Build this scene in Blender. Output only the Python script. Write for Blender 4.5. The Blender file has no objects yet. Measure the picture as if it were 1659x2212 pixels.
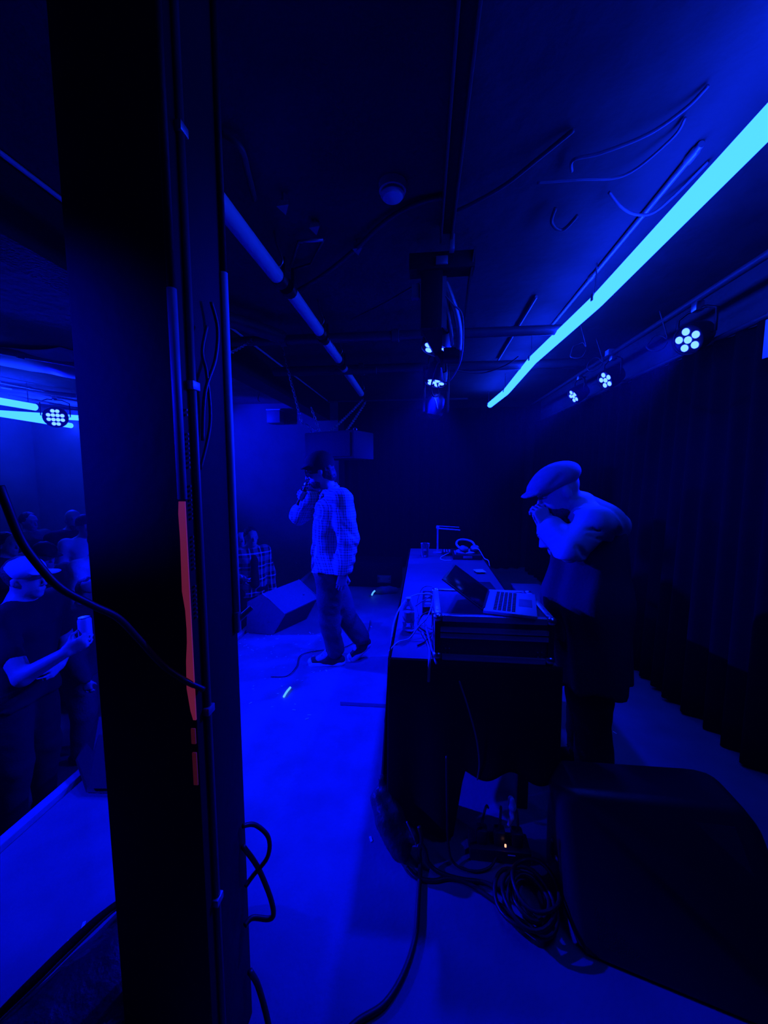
import bpy, bmesh, math, random
import numpy as np
from mathutils import Vector, Matrix

random.seed(7)
SC = bpy.context.scene
C = SC.collection

# ------------------------------------------------------------------ camera, world, exposure
cam_d = bpy.data.cameras.new('camera')
cam = bpy.data.objects.new('camera', cam_d)
C.objects.link(cam)
cam.location = (0.0, 0.0, 1.55)
cam.rotation_euler = (math.radians(90 - 5.65), 0.0, math.radians(5.9))
cam_d.sensor_fit = 'HORIZONTAL'
cam_d.sensor_width = 36.0
cam_d.lens = 36.0 * 830.0 / 1659.0
cam_d.clip_start = 0.02
SC.camera = cam

world = bpy.data.worlds.new('world')
SC.world = world
world.use_nodes = True
world.node_tree.nodes['Background'].inputs[0].default_value = (0.0, 0.0, 0.0, 1)
world.node_tree.nodes['Background'].inputs[1].default_value = 0.0
HAZE = 0.0055                        # density of the stage haze that fills the closed room
_vs = world.node_tree.nodes.new('ShaderNodeVolumeScatter')
_vs.inputs['Color'].default_value = (.9, .9, .9, 1); _vs.inputs['Density'].default_value = HAZE; _vs.inputs['Anisotropy'].default_value = 0.35
world.node_tree.links.new(_vs.outputs[0], world.node_tree.nodes['World Output'].inputs['Volume'])

SC.view_settings.view_transform = 'Standard'
SC.view_settings.look = 'None'
SC.view_settings.exposure = 0.0
SC.view_settings.gamma = 1.0
SC.view_settings.use_curve_mapping = False

cy = SC.cycles
cy.max_bounces = 4; cy.diffuse_bounces = 2; cy.glossy_bounces = 2; cy.transmission_bounces = 4; cy.volume_bounces = 0; cy.transparent_max_bounces = 4
cy.use_light_tree = False
cy.caustics_reflective = False; cy.caustics_refractive = False

BLUE = (0.0006, 0.0035, 1.0)        # the blue of every spot lamp
SPOT_STAGE = 520.0                  # watts of one stage spot
SPOT_CROWD = 260.0 
TUBE_EMIT = (0.10, 0.76, 32.0)      # a lit tube, far above white in the blue channel
LED_EMIT = (0.30, 0.80, 30.0)

# ------------------------------------------------------------------ materials
MATS = {}
def M(name, rgb, rough=0.6, metal=0.0, var=0.12, scale=9.0, bump=0.0, bscale=None, spec=0.5, alpha=None, trans=0.0, ior=1.45, emit=None, estr=0.0):
    if name in MATS: return MATS[name]
    m = bpy.data.materials.new(name); m.use_nodes = True
    nt = m.node_tree; b = nt.nodes['Principled BSDF']
    tc = nt.nodes.new('ShaderNodeTexCoord')
    nz = nt.nodes.new('ShaderNodeTexNoise'); nz.inputs['Scale'].default_value = scale; nz.inputs['Detail'].default_value = 5
    nt.links.new(tc.outputs['Object'], nz.inputs['Vector'])
    mx = nt.nodes.new('ShaderNodeMix'); mx.data_type = 'RGBA'
    lo = tuple(max(0, c * (1 - var)) for c in rgb); hi = tuple(min(1, c * (1 + var)) for c in rgb)
    mx.inputs[6].default_value = (*lo, 1); mx.inputs[7].default_value = (*hi, 1)
    nt.links.new(nz.outputs['Fac'], mx.inputs[0]); nt.links.new(mx.outputs[2], b.inputs['Base Color'])
    b.inputs['Roughness'].default_value = rough; b.inputs['Metallic'].default_value = metal
    b.inputs['Specular IOR Level'].default_value = spec
    b.inputs['Transmission Weight'].default_value = trans; b.inputs['IOR'].default_value = ior
    if emit:
        b.inputs['Emission Color'].default_value = (*emit, 1); b.inputs['Emission Strength'].default_value = estr
    if bump:
        n2 = nt.nodes.new('ShaderNodeTexNoise'); n2.inputs['Scale'].default_value = bscale or scale * 4; n2.inputs['Detail'].default_value = 6
        nt.links.new(tc.outputs['Object'], n2.inputs['Vector'])
        bp = nt.nodes.new('ShaderNodeBump'); bp.inputs['Strength'].default_value = bump; bp.inputs['Distance'].default_value = 0.02
        nt.links.new(n2.outputs['Fac'], bp.inputs['Height']); nt.links.new(bp.outputs['Normal'], b.inputs['Normal'])
    MATS[name] = m
    return m

def emitter(name, rgb, sampled=True):
    m = bpy.data.materials.new(name); m.use_nodes = True
    nt = m.node_tree; nt.nodes.clear()
    o = nt.nodes.new('ShaderNodeOutputMaterial'); e = nt.nodes.new('ShaderNodeEmission')
    k = max(rgb); e.inputs[0].default_value = (rgb[0] / k, rgb[1] / k, rgb[2] / k, 1); e.inputs[1].default_value = k
    nt.links.new(e.outputs[0], o.inputs[0]); MATS[name] = m
    if not sampled: m.cycles.emission_sampling = 'NONE'   # each lamp carries its own spot
    return m

def plaid(name, dark, light, p=0.055, rough=0.85):
    m = bpy.data.materials.new(name); m.use_nodes = True
    nt = m.node_tree; b = nt.nodes['Principled BSDF']; b.inputs['Roughness'].default_value = rough
    tc = nt.nodes.new('ShaderNodeTexCoord'); sp = nt.nodes.new('ShaderNodeSeparateXYZ')
    nt.links.new(tc.outputs['Object'], sp.inputs[0])
    def mth(op, a, v=None):
        n = nt.nodes.new('ShaderNodeMath'); n.operation = op
        if isinstance(a, (int, float)): n.inputs[0].default_value = a
        else: nt.links.new(a, n.inputs[0])
        if v is not None:
            if isinstance(v, (int, float)): n.inputs[1].default_value = v
            else: nt.links.new(v, n.inputs[1])
        return n.outputs[0]
    def bands(src):
        fr = mth('FRACT', mth('DIVIDE', src, p))
        wide = mth('LESS_THAN', fr, 0.42)
        thin = mth('MULTIPLY', mth('GREATER_THAN', fr, 0.62), mth('LESS_THAN', fr, 0.72))
        return mth('ADD', mth('MULTIPLY', wide, 0.22), mth('MULTIPLY', thin, 0.6))
    horiz = mth('ADD', mth('MULTIPLY', sp.outputs[0], 0.92), mth('MULTIPLY', sp.outputs[1], 0.75))
    f = mth('ADD', bands(sp.outputs[2]), bands(horiz))
    mx = nt.nodes.new('ShaderNodeMix'); mx.data_type = 'RGBA'; mx.clamp_factor = True
    mx.inputs[6].default_value = (*dark, 1); mx.inputs[7].default_value = (*light, 1)
    nt.links.new(f, mx.inputs[0]); nt.links.new(mx.outputs[2], b.inputs['Base Color'])
    MATS[name] = m
    return m

M('deck', (0.17, 0.175, 0.19), 0.55, 0, 0.35, 5.0, 0.10, 60, 0.3)
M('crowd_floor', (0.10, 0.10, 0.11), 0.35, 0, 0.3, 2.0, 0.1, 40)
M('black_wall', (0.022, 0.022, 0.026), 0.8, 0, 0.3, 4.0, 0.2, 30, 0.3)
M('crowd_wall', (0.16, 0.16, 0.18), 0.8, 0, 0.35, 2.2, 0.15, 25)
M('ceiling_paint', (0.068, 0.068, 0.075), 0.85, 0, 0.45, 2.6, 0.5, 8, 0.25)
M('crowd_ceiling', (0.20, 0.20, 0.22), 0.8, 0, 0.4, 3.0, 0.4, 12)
M('curtain', (0.008, 0.008, 0.009), 0.95, 0, 0.25, 14, 0.15, 120, 0.1)
M('pipe_paint', (0.07, 0.07, 0.08), 0.45, 0, 0.3, 12)
M('black_paint', (0.012, 0.012, 0.015), 0.55, 0, 0.25, 10, 0.12, 60, 0.35)
M('post_paint', (0.012, 0.012, 0.015), 0.7, 0, 0.3, 7, 0.12, 25, 0.2)
M('black_metal', (0.02, 0.02, 0.024), 0.42, 0.3, 0.2, 20)
M('black_plastic', (0.016, 0.016, 0.02), 0.4, 0, 0.2, 25, 0.05, 200)
M('speaker_cloth', (0.022, 0.022, 0.027), 0.85, 0, 0.2, 60, 0.2, 300)
M('carpet_cab', (0.20, 0.20, 0.22), 0.95, 0, 0.25, 80, 0.3, 400, 0.1)
M('rubber', (0.014, 0.014, 0.018), 0.45, 0, 0.15, 30)
M('grey_cable', (0.25, 0.25, 0.28), 0.5, 0, 0.15, 30)
M('white_cable', (0.75, 0.75, 0.8), 0.4, 0, 0.08, 30)
M('steel', (0.55, 0.56, 0.60), 0.3, 1.0, 0.12, 30)
M('aluminium', (0.62, 0.64, 0.68), 0.38, 0.75, 0.1, 40)
M('white_paint', (0.62, 0.63, 0.66), 0.5, 0, 0.15, 25)
M('grey_paint', (0.30, 0.30, 0.33), 0.5, 0, 0.25, 25)
M('galvanised', (0.42, 0.43, 0.46), 0.45, 0.7, 0.2, 25)
M('case_panel', (0.05, 0.05, 0.06), 0.5, 0, 0.2, 30, 0.1, 150)
M('table_top', (0.095, 0.095, 0.11), 0.6, 0, 0.15, 10)
M('black_cloth', (0.010, 0.010, 0.013), 0.95, 0, 0.3, 16, 0.2, 160, 0.1)
M('bag_nylon', (0.035, 0.035, 0.045), 0.5, 0, 0.3, 14, 0.4, 40)
M('frost_tube', (0.85, 0.86, 0.90), 0.5, 0, 0.06, 12)
M('white_plastic', (0.72, 0.73, 0.76), 0.45, 0, 0.06, 20)
M('grey_plastic', (0.20, 0.20, 0.23), 0.5, 0, 0.1, 30)
M('silver', (0.50, 0.51, 0.55), 0.45, 0.15, 0.05, 40)
M('key_cap', (0.03, 0.03, 0.04), 0.4)
cp_ = M('clear_plastic', (0.75, 0.76, 0.80), 0.12, 0, 0.05, 8)
nt_ = cp_.node_tree; tr_ = nt_.nodes.new('ShaderNodeBsdfTransparent'); mx_ = nt_.nodes.new('ShaderNodeMixShader'); fr_n = nt_.nodes.new('ShaderNodeFresnel'); fr_n.inputs[0].default_value = 1.9
nt_.links.new(fr_n.outputs[0], mx_.inputs[0]); nt_.links.new(tr_.outputs[0], mx_.inputs[1]); nt_.links.new(nt_.nodes['Principled BSDF'].outputs[0], mx_.inputs[2]); nt_.links.new(mx_.outputs[0], nt_.nodes['Material Output'].inputs['Surface'])
M('paper', (0.85, 0.85, 0.86), 0.8, 0, 0.04, 20)
M('skin_light', (0.50, 0.40, 0.36), 0.55, 0, 0.12, 22, 0.06, 150)
M('skin_tan', (0.46, 0.36, 0.50), 0.5, 0, 0.12, 22, 0.06, 150)
M('beard', (0.04, 0.04, 0.06), 0.9, 0, 0.4, 90, 0.6, 150)
M('hair_dark', (0.035, 0.033, 0.045), 0.6, 0, 0.4, 50, 0.4, 90)
M('felt_black', (0.016, 0.016, 0.02), 0.9, 0, 0.3, 60, 0.2, 200)
M('cap_wool', (0.22, 0.22, 0.25), 0.9, 0, 0.18, 50, 0.2, 260)
M('jacket', (0.38, 0.38, 0.42), 0.75, 0, 0.10, 12, 0.1, 90)
M('coat_dark', (0.035, 0.035, 0.042), 0.85, 0, 0.25, 10, 0.15, 80)
M('trousers_black', (0.010, 0.010, 0.014), 0.9, 0, 0.3, 20, 0.2, 120)
M('trousers_grey', (0.055, 0.055, 0.068), 0.85, 0, 0.3, 18, 0.25, 90)
M('tee_white', (0.65, 0.66, 0.70), 0.85, 0, 0.06, 14)
M('tee_black', (0.012, 0.012, 0.015), 0.9, 0, 0.3, 14)
M('tee_grey', (0.14, 0.14, 0.17), 0.9, 0, 0.2, 14)
M('denim', (0.07, 0.07, 0.10), 0.9, 0, 0.3, 25)
M('canvas_black', (0.018, 0.018, 0.024), 0.85, 0, 0.3, 60)
M('rubber_white', (0.80, 0.80, 0.82), 0.5, 0, 0.05, 30)
M('glasses', (0.01, 0.01, 0.012), 0.15)
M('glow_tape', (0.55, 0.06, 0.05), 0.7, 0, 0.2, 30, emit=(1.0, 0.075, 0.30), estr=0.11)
M('glow_tape_dim', (0.30, 0.05, 0.05), 0.8, 0, 0.4, 40, emit=(1.0, 0.09, 0.25), estr=0.028)  # dimmer copy of glow_tape: lower brightness put into its colour and emission
M('upper_wall', (0.085, 0.085, 0.095), 0.85, 0, 0.4, 3, 0.3, 20, 0.3)
M('glow_stick', (0.4, 0.8, 0.6), 0.4, emit=(0.12, 0.55, 1.0), estr=0.95)
M('amber_led', (0.8, 0.4, 0.2), 0.4, emit=(1.0, 0.42, 0.22), estr=1.6)
M('confetti_white', (0.8, 0.8, 0.82), 0.7, 0, 0.05, 20)
M('confetti_grey', (0.45, 0.45, 0.5), 0.7, 0, 0.05, 20)
M('dark_strip', (0.06, 0.06, 0.075), 0.8, 0, 0.2, 30)
emitter('tube_lit', TUBE_EMIT)
emitter('led_lit', LED_EMIT, False)
plaid('plaid_shirt', (0.10, 0.10, 0.14), (0.88, 0.89, 0.95), 0.040)
plaid('plaid_crowd', (0.02, 0.02, 0.03), (0.75, 0.75, 0.8), 0.15)

# ------------------------------------------------------------------ mesh helpers
def V(*a): return Vector(a if len(a) > 1 else a[0])

class MB:
    """collects shapes as vertices and faces, in the coordinates of the thing they belong to"""
    def __init__(s): s.v = []; s.f = []
    def add(s, vs, fs):
        n = len(s.v); s.v += [tuple(v) for v in vs]; s.f += [tuple(i + n for i in f) for f in fs]; return s
    def box(s, c, d, bev=0.0, R=None):
        hx, hy, hz = d[0] / 2, d[1] / 2, d[2] / 2
        bm = bmesh.new()
        bmesh.ops.create_cube(bm, size=1)
        for v in bm.verts: v.co = Vector((v.co.x * d[0], v.co.y * d[1], v.co.z * d[2]))
        if bev > 0:
            bmesh.ops.bevel(bm, geom=list(bm.edges), offset=min(bev, 0.45 * min(d)), segments=2, profile=0.5, affect='EDGES')
        bm.verts.index_update()
        vs = [(R @ v.co if R else v.co) + Vector(c) for v in bm.verts]
        fs = [[v.index for v in f.verts] for f in bm.faces]
        bm.free(); return s.add(vs, fs)
    def b2(s, x0, x1, y0, y1, z0, z1, bev=0.0):
        return s.box(((x0 + x1) / 2, (y0 + y1) / 2, (z0 + z1) / 2), (abs(x1 - x0), abs(y1 - y0), abs(z1 - z0)), bev)
    def cyl(s, a, b, r1, r2=None, n=14, cap=True):
        r2 = r1 if r2 is None else r2
        a = Vector(a); b = Vector(b); d = (b - a).normalized()
        u = d.orthogonal().normalized(); w = d.cross(u)
        vs = []
        for p, r in ((a, r1), (b, r2)):
            for i in range(n):
                t = 2 * math.pi * i / n; vs.append(p + (u * math.cos(t) + w * math.sin(t)) * r)
        fs = [(i, (i + 1) % n, n + (i + 1) % n, n + i) for i in range(n)]
        if cap: fs += [tuple(range(n - 1, -1, -1)), tuple(range(n, 2 * n))]
        return s.add(vs, fs)
    def tube(s, pts, r, n=8, closed=False, cap=True):
        pts = [Vector(p) for p in pts]; m = len(pts); vs = []; fs = []; u = None
        for i, p in enumerate(pts):
            if closed: d = (pts[(i + 1) % m] - pts[i - 1])
            else: d = pts[min(i + 1, m - 1)] - pts[max(i - 1, 0)]
            if d.length < 1e-9: d = Vector((0, 0, 1))
            d.normalize()
            if u is None: u = d.orthogonal().normalized()
            else:
                u = u - d * u.dot(d)
                u = u.normalized() if u.length > 1e-6 else d.orthogonal().normalized()
            w = d.cross(u)
            rr = r[i] if isinstance(r, (list, tuple)) else r
            for k in range(n):
                t = 2 * math.pi * k / n; vs.append(p + (u * math.cos(t) + w * math.sin(t)) * rr)
        for i in range(m if closed else m - 1):
            j = (i + 1) % m
            for k in range(n): fs.append((i * n + k, i * n + (k + 1) % n, j * n + (k + 1) % n, j * n + k))
        if cap and not closed: fs += [tuple(range(n - 1, -1, -1)), tuple(range((m - 1) * n, m * n))]
        return s.add(vs, fs)
    def lathe(s, c, prof, n=20, axis=(0, 0, 1)):
        c = Vector(c); d = Vector(axis).normalized(); u = d.orthogonal().normalized(); w = d.cross(u)
        vs = []; fs = []
        for (r, h) in prof:
            for k in range(n):
                t = 2 * math.pi * k / n; vs.append(c + d * h + (u * math.cos(t) + w * math.sin(t)) * max(r, 1e-4))
        for i in range(len(prof) - 1):
            for k in range(n): fs.append((i * n + k, i * n + (k + 1) % n, (i + 1) * n + (k + 1) % n, (i + 1) * n + k))
        fs += [tuple(range(n - 1, -1, -1)), tuple(range((len(prof) - 1) * n, len(prof) * n))]
        return s.add(vs, fs)
    def hull(s, pts):
        bm = bmesh.new()
        for p in pts: bm.verts.new(p)
        bmesh.ops.convex_hull(bm, input=list(bm.verts))
        bm.verts.index_update()
        used = [v for v in bm.verts if v.link_faces]
        ix = {v: i for i, v in enumerate(used)}
        r = s.add([v.co.copy() for v in used], [[ix[v] for v in f.verts] for f in bm.faces]); bm.free(); return r
    def prism(s, poly, axis, a, b):
        """poly: 2D points in the plane across the axis ('x': (y,z), 'y': (x,z), 'z': (x,y))"""
        f = {'x': lambda t, p: (t, p[0], p[1]), 'y': lambda t, p: (p[0], t, p[1]), 'z': lambda t, p: (p[0], p[1], t)}[axis]
        n = len(poly)
        vs = [f(a, p) for p in poly] + [f(b, p) for p in poly]
        fs = [(i, (i + 1) % n, n + (i + 1) % n, n + i) for i in range(n)] + [tuple(range(n - 1, -1, -1)), tuple(range(n, 2 * n))]
        return s.add(vs, fs)
    def grid(s, fn, nu, nv):
        vs = [fn(i / nu, j / nv) for j in range(nv + 1) for i in range(nu + 1)]
        fs = [(j * (nu + 1) + i, j * (nu + 1) + i + 1, (j + 1) * (nu + 1) + i + 1, (j + 1) * (nu + 1) + i) for j in range(nv) for i in range(nu)]
        return s.add(vs, fs)

def spline(pts, k=6, closed=False):
    pts = [Vector(p) for p in pts]; out = []; n = len(pts)
    rng = range(n) if closed else range(n - 1)
    for i in rng:
        g = (lambda j: pts[j % n]) if closed else (lambda j: pts[min(max(j, 0), n - 1)])
        p0, p1, p2, p3 = g(i - 1), g(i), g(i + 1), g(i + 2)
        for t in range(k):
            t /= k
            out.append(0.5 * ((2 * p1) + (p2 - p0) * t + (2 * p0 - 5 * p1 + 4 * p2 - p3) * t * t + (3 * p1 - p0 - 3 * p2 + p3) * t ** 3))
    if not closed: out.append(pts[-1])
    return out

ORG = {}
def mesh_from(name, vs, fs, smooth):
    me = bpy.data.meshes.new(name)
    me.from_pydata([tuple(v) for v in vs], [], fs)
    bm = bmesh.new(); bm.from_mesh(me); bmesh.ops.recalc_face_normals(bm, faces=list(bm.faces)); bm.to_mesh(me); bm.free()
    if smooth is True:
        me.polygons.foreach_set('use_smooth', [True] * len(me.polygons))
    elif smooth:
        me.polygons.foreach_set('use_smooth', [True] * len(me.polygons))
        me.set_sharp_from_angle(angle=math.radians(smooth))
    return me

def obj(name, mb, mat, parent=None, smooth=38):
    """links the collected shapes as ONE mesh object; world coordinates, moved into the parent's frame"""
    o0 = ORG.get(parent.name, Vector((0, 0, 0))) if parent else Vector((0, 0, 0))
    me = mesh_from(name, [Vector(v) - o0 for v in mb.v], mb.f, smooth)
    me.materials.append(MATS[mat])
    o = bpy.data.objects.new(name, me); C.objects.link(o)
    if parent: o.parent = parent; ORG[o.name] = o0
    return o

def tag(o, label, cat, group=None):
    o['label'] = label; o['category'] = cat
    if group: o['group'] = group
    return o

def thing(name, label, cat, loc=(0, 0, 0), group=None, rot=None):
    o = bpy.data.objects.new(name, None); C.objects.link(o)
    o.location = loc; o.empty_display_size = 0.1
    if rot is not None: o.rotation_euler = rot; ORG[o.name] = Vector((0, 0, 0))
    else: ORG[o.name] = Vector(loc)
    return tag(o, label, cat, group)

def single(name, mb, mat, label, cat, group=None, smooth=38, base=None):
    """a thing that is one mesh, with its origin at its base"""
    if base is None:
        xs = [v[0] for v in mb.v]; ys = [v[1] for v in mb.v]; zs = [v[2] for v in mb.v]
        base = ((min(xs) + max(xs)) / 2, (min(ys) + max(ys)) / 2, min(zs))
    me = mesh_from(name, [Vector(v) - Vector(base) for v in mb.v], mb.f, smooth)
    me.materials.append(MATS[mat])
    o = bpy.data.objects.new(name, me); C.objects.link(o); o.location = base
    return tag(o, label, cat, group)

def struct(name, mb, mat, parent=None, label=None, smooth=False):
    o = obj(name, mb, mat, parent, smooth)
    if not parent: o['kind'] = 'structure'
    if label: o['label'] = label
    return o

def cable(name, pts, r, mat, label, group=None, k=7, n=7):
    return single(name, MB().tube(spline(pts, k), r, n), mat, label, 'cable', group, True)

def spot(loc, target, watts, angle, blend=0.6, size=0.04):
    d = bpy.data.lights.new('spot_lamp', 'SPOT'); d.energy = watts; d.color = BLUE
    d.spot_size = math.radians(angle); d.spot_blend = blend; d.shadow_soft_size = size
    o = bpy.data.objects.new('spot_lamp', d); C.objects.link(o); o.location = loc
    o.rotation_euler = (Vector(target) - Vector(loc)).to_track_quat('-Z', 'Y').to_euler()
    return o

# ------------------------------------------------------------------ bodies: blended tapered limbs turned into one continuous surface
class Body:
    def __init__(s, k=0.02): s.p = []; s.k = k
    def cone(s, a, b, r1, r2=None, k=None, op='add'):
        s.p.append(('cone', np.array(a, float), np.array(b, float), r1, r1 if r2 is None else r2, s.k if k is None else k, op)); return s
    def chain(s, pts, rs, k=None):
        for i in range(len(pts) - 1): s.cone(pts[i], pts[i + 1], rs[i], rs[i + 1], k)
        return s
    def ell(s, c, r, R=None, k=None, op='add'):
        s.p.append(('ell', np.array(c, float), np.array(r, float), np.eye(3) if R is None else np.array(R, float), None, s.k if k is None else k, op)); return s
    def plane(s, p, n):
        """keeps what lies on the side the normal points away from"""
        n = np.array(n, float); s.p.append(('plane', np.array(p, float), n / np.linalg.norm(n), None, None, 0.0, 'cut')); return s
    def bounds(s):
        lo = np.full(3, 1e9); hi = -lo
        for q in s.p:
            if q[6] != 'add': continue
            if q[0] == 'cone':
                r = max(q[3], q[4]); a = np.minimum(q[1], q[2]) - r; b = np.maximum(q[1], q[2]) + r
            else:
                r = q[2].max(); a = q[1] - r; b = q[1] + r
            lo = np.minimum(lo, a); hi = np.maximum(hi, b)
        return lo, hi
    def mesh(s, h, wr=None, pad=0.03):
        lo, hi = s.bounds(); lo = lo - pad; hi = hi + pad
        n = np.ceil((hi - lo) / h).astype(int) + 1
        ax = [lo[i] + h * np.arange(n[i]) for i in range(3)]
        D = np.full(tuple(n), 0.25, np.float32)
        for q in s.p:
            k = q[5]
            if q[0] == 'plane':
                d = (ax[0][:, None, None] - q[1][0]) * q[2][0] + (ax[1][None, :, None] - q[1][1]) * q[2][1] + (ax[2][None, None, :] - q[1][2]) * q[2][2]
                D = np.maximum(D, d.astype(np.float32)); continue
            if q[0] == 'cone':
                r = max(q[3], q[4]); a = np.minimum(q[1], q[2]) - r; b = np.maximum(q[1], q[2]) + r
            else:
                r = q[2].max(); a = q[1] - r; b = q[1] + r
            m = k + 0.03
            i0 = np.clip(np.floor((a - m - lo) / h).astype(int), 0, n); i1 = np.clip(np.ceil((b + m - lo) / h).astype(int) + 1, 0, n)
            if (i1 <= i0).any(): continue
            sl = tuple(slice(i0[i], i1[i]) for i in range(3))
            X = ax[0][sl[0]][:, None, None]; Y = ax[1][sl[1]][None, :, None]; Z = ax[2][sl[2]][None, None, :]
            if q[0] == 'cone':
                A, B = q[1], q[2]; d = B - A; L = max(d @ d, 1e-9)
                t = np.clip(((X - A[0]) * d[0] + (Y - A[1]) * d[1] + (Z - A[2]) * d[2]) / L, 0, 1)
                dist = np.sqrt((X - A[0] - t * d[0]) ** 2 + (Y - A[1] - t * d[1]) ** 2 + (Z - A[2] - t * d[2]) ** 2) - (q[3] + (q[4] - q[3]) * t)
            else:
                c, r3, R = q[1], q[2], q[3]
                px, py, pz = X - c[0], Y - c[1], Z - c[2]
                u = (px * R[0][0] + py * R[0][1] + pz * R[0][2]) / r3[0]
                v = (px * R[1][0] + py * R[1][1] + pz * R[1][2]) / r3[1]
                w = (px * R[2][0] + py * R[2][1] + pz * R[2][2]) / r3[2]
                kk = np.sqrt(u * u + v * v + w * w)
                k2 = np.sqrt((u / r3[0]) ** 2 + (v / r3[1]) ** 2 + (w / r3[2]) ** 2) + 1e-6
                dist = kk * (kk - 1) / k2
            dist = dist.astype(np.float32); E_ = D[sl]
            if q[6] == 'add':
                if k > 0:
                    g = np.clip(0.5 + 0.5 * (E_ - dist) / k, 0, 1); D[sl] = E_ * (1 - g) + dist * g - k * g * (1 - g)
                else: D[sl] = np.minimum(E_, dist)
            else:
                if k > 0:
                    g = np.clip(0.5 - 0.5 * (E_ + dist) / k, 0, 1); D[sl] = E_ * (1 - g) - dist * g + k * g * (1 - g)
                else: D[sl] = np.maximum(E_, -dist)
        if wr is not None:
            D = D + wr(ax[0][:, None, None], ax[1][None, :, None], ax[2][None, None, :]).astype(np.float32)
        D[0] = D[-1] = 0.1; D[:, 0] = D[:, -1] = 0.1; D[:, :, 0] = D[:, :, -1] = 0.1
        return nets(D, lo, h)

def nets(D, lo, h):
    S = D < 0
    n = D.shape
    cnt = np.zeros((n[0] - 1, n[1] - 1, n[2] - 1), np.uint8)
    for i in (0, 1):
        for j in (0, 1):
            for k in (0, 1): cnt += S[i:n[0] - 1 + i, j:n[1] - 1 + j, k:n[2] - 1 + k]
    act = (cnt > 0) & (cnt < 8)
    idx = np.argwhere(act)
    num = np.full(act.shape, -1, np.int64); num[act] = np.arange(len(idx))
    acc = np.zeros((len(idx), 3)); c = np.zeros(len(idx))
    cor = [(i, j, k) for i in (0, 1) for j in (0, 1) for k in (0, 1)]
    for a in cor:
        for b in cor:
            if sum(b) != sum(a) + 1 or any(b[t] < a[t] for t in range(3)): continue
            da = D[idx[:, 0] + a[0], idx[:, 1] + a[1], idx[:, 2] + a[2]]; db = D[idx[:, 0] + b[0], idx[:, 1] + b[1], idx[:, 2] + b[2]]
            x = (da < 0) != (db < 0)
            t = np.where(x, da / np.where(x, da - db, 1), 0)
            p = np.array(a)[None, :] + t[:, None] * (np.array(b) - np.array(a))[None, :]
            acc[x] += p[x]; c[x] += 1
    vs = lo + h * (idx + acc / c[:, None])
    fs = []
    for axis in range(3):
        sl0 = [slice(None)] * 3; sl1 = [slice(None)] * 3
        sl0[axis] = slice(0, -1); sl1[axis] = slice(1, None)
        x = S[tuple(sl0)] != S[tuple(sl1)]
        e = np.argwhere(x); o1, o2 = [t for t in range(3) if t != axis]
        e = e[(e[:, o1] > 0) & (e[:, o2] > 0)]
        q = []
        for (d1, d2) in ((0, 0), (-1, 0), (-1, -1), (0, -1)):
            f = e.copy(); f[:, o1] += d1; f[:, o2] += d2
            f = np.minimum(f, np.array(act.shape) - 1)
            q.append(num[f[:, 0], f[:, 1], f[:, 2]])
        q = np.stack(q, 1); ins = S[e[:, 0], e[:, 1], e[:, 2]]
        flip = ins if axis != 1 else ~ins
        q[~flip] = q[~flip][:, ::-1]
        fs.append(q[(q >= 0).all(1)])
    return vs, np.concatenate(fs)

def sdf_obj(name, body, h, mat, parent=None, wr=None, base=(0, 0, 0)):
    vs, fs = body.mesh(h, wr)
    o0 = np.array(ORG.get(parent.name, Vector((0, 0, 0)))) if parent else np.array(base, float)
    vs = vs - o0
    me = bpy.data.meshes.new(name)
    me.vertices.add(len(vs)); me.vertices.foreach_set('co', vs.astype(np.float32).ravel())
    me.loops.add(fs.size); me.loops.foreach_set('vertex_index', fs.astype(np.int32).ravel())
    me.polygons.add(len(fs))
    me.polygons.foreach_set('loop_start', np.arange(0, fs.size, 4, dtype=np.int32))
    me.update(calc_edges=True); me.validate()
    me.polygons.foreach_set('use_smooth', [True] * len(me.polygons))
    me.materials.append(MATS[mat])
    o = bpy.data.objects.new(name, me); C.objects.link(o)
    if parent: o.parent = parent; ORG[o.name] = Vector(o0)
    else: o.location = base
    return o

def folds(amp, seed=0.0, f=1.0):
    """creases of loose cloth"""
    def w(X, Y, Z):
        g = 62 * f
        a = np.sin(g * (Z + 0.45 * X - 0.25 * Y) + 2.6 * np.sin(14 * X + 9 * Y + 6 * Z + seed) + seed)
        b = np.sin(0.55 * g * (X + 0.7 * Y + .2 * Z) + 2.2 * np.sin(11 * Z + 5 * X + seed * 2) + seed * 3)
        c = np.sin(0.33 * g * (Z - .6 * Y) + 1.7 * np.sin(9 * Y + seed))
        return amp * (0.55 * a * np.maximum(b, -.2) + 0.45 * b + .5 * c)
    return w

def hanging(amp, seed=0.0):
    """long upright folds of a heavy coat"""
    def w(X, Y, Z):
        return amp * (np.sin(30 * X + 22 * Y + 3 * np.sin(2.2 * Z + seed)) * .6 + .5 * np.sin(55 * Y - 18 * X + 2.5 * np.sin(4 * Z) + seed))
    return w

def frame(fwd, up=(0, 0, 1)):
    f = Vector(fwd).normalized(); l = Vector(up).cross(f).normalized(); u = f.cross(l).normalized()
    return f, l, u

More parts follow.
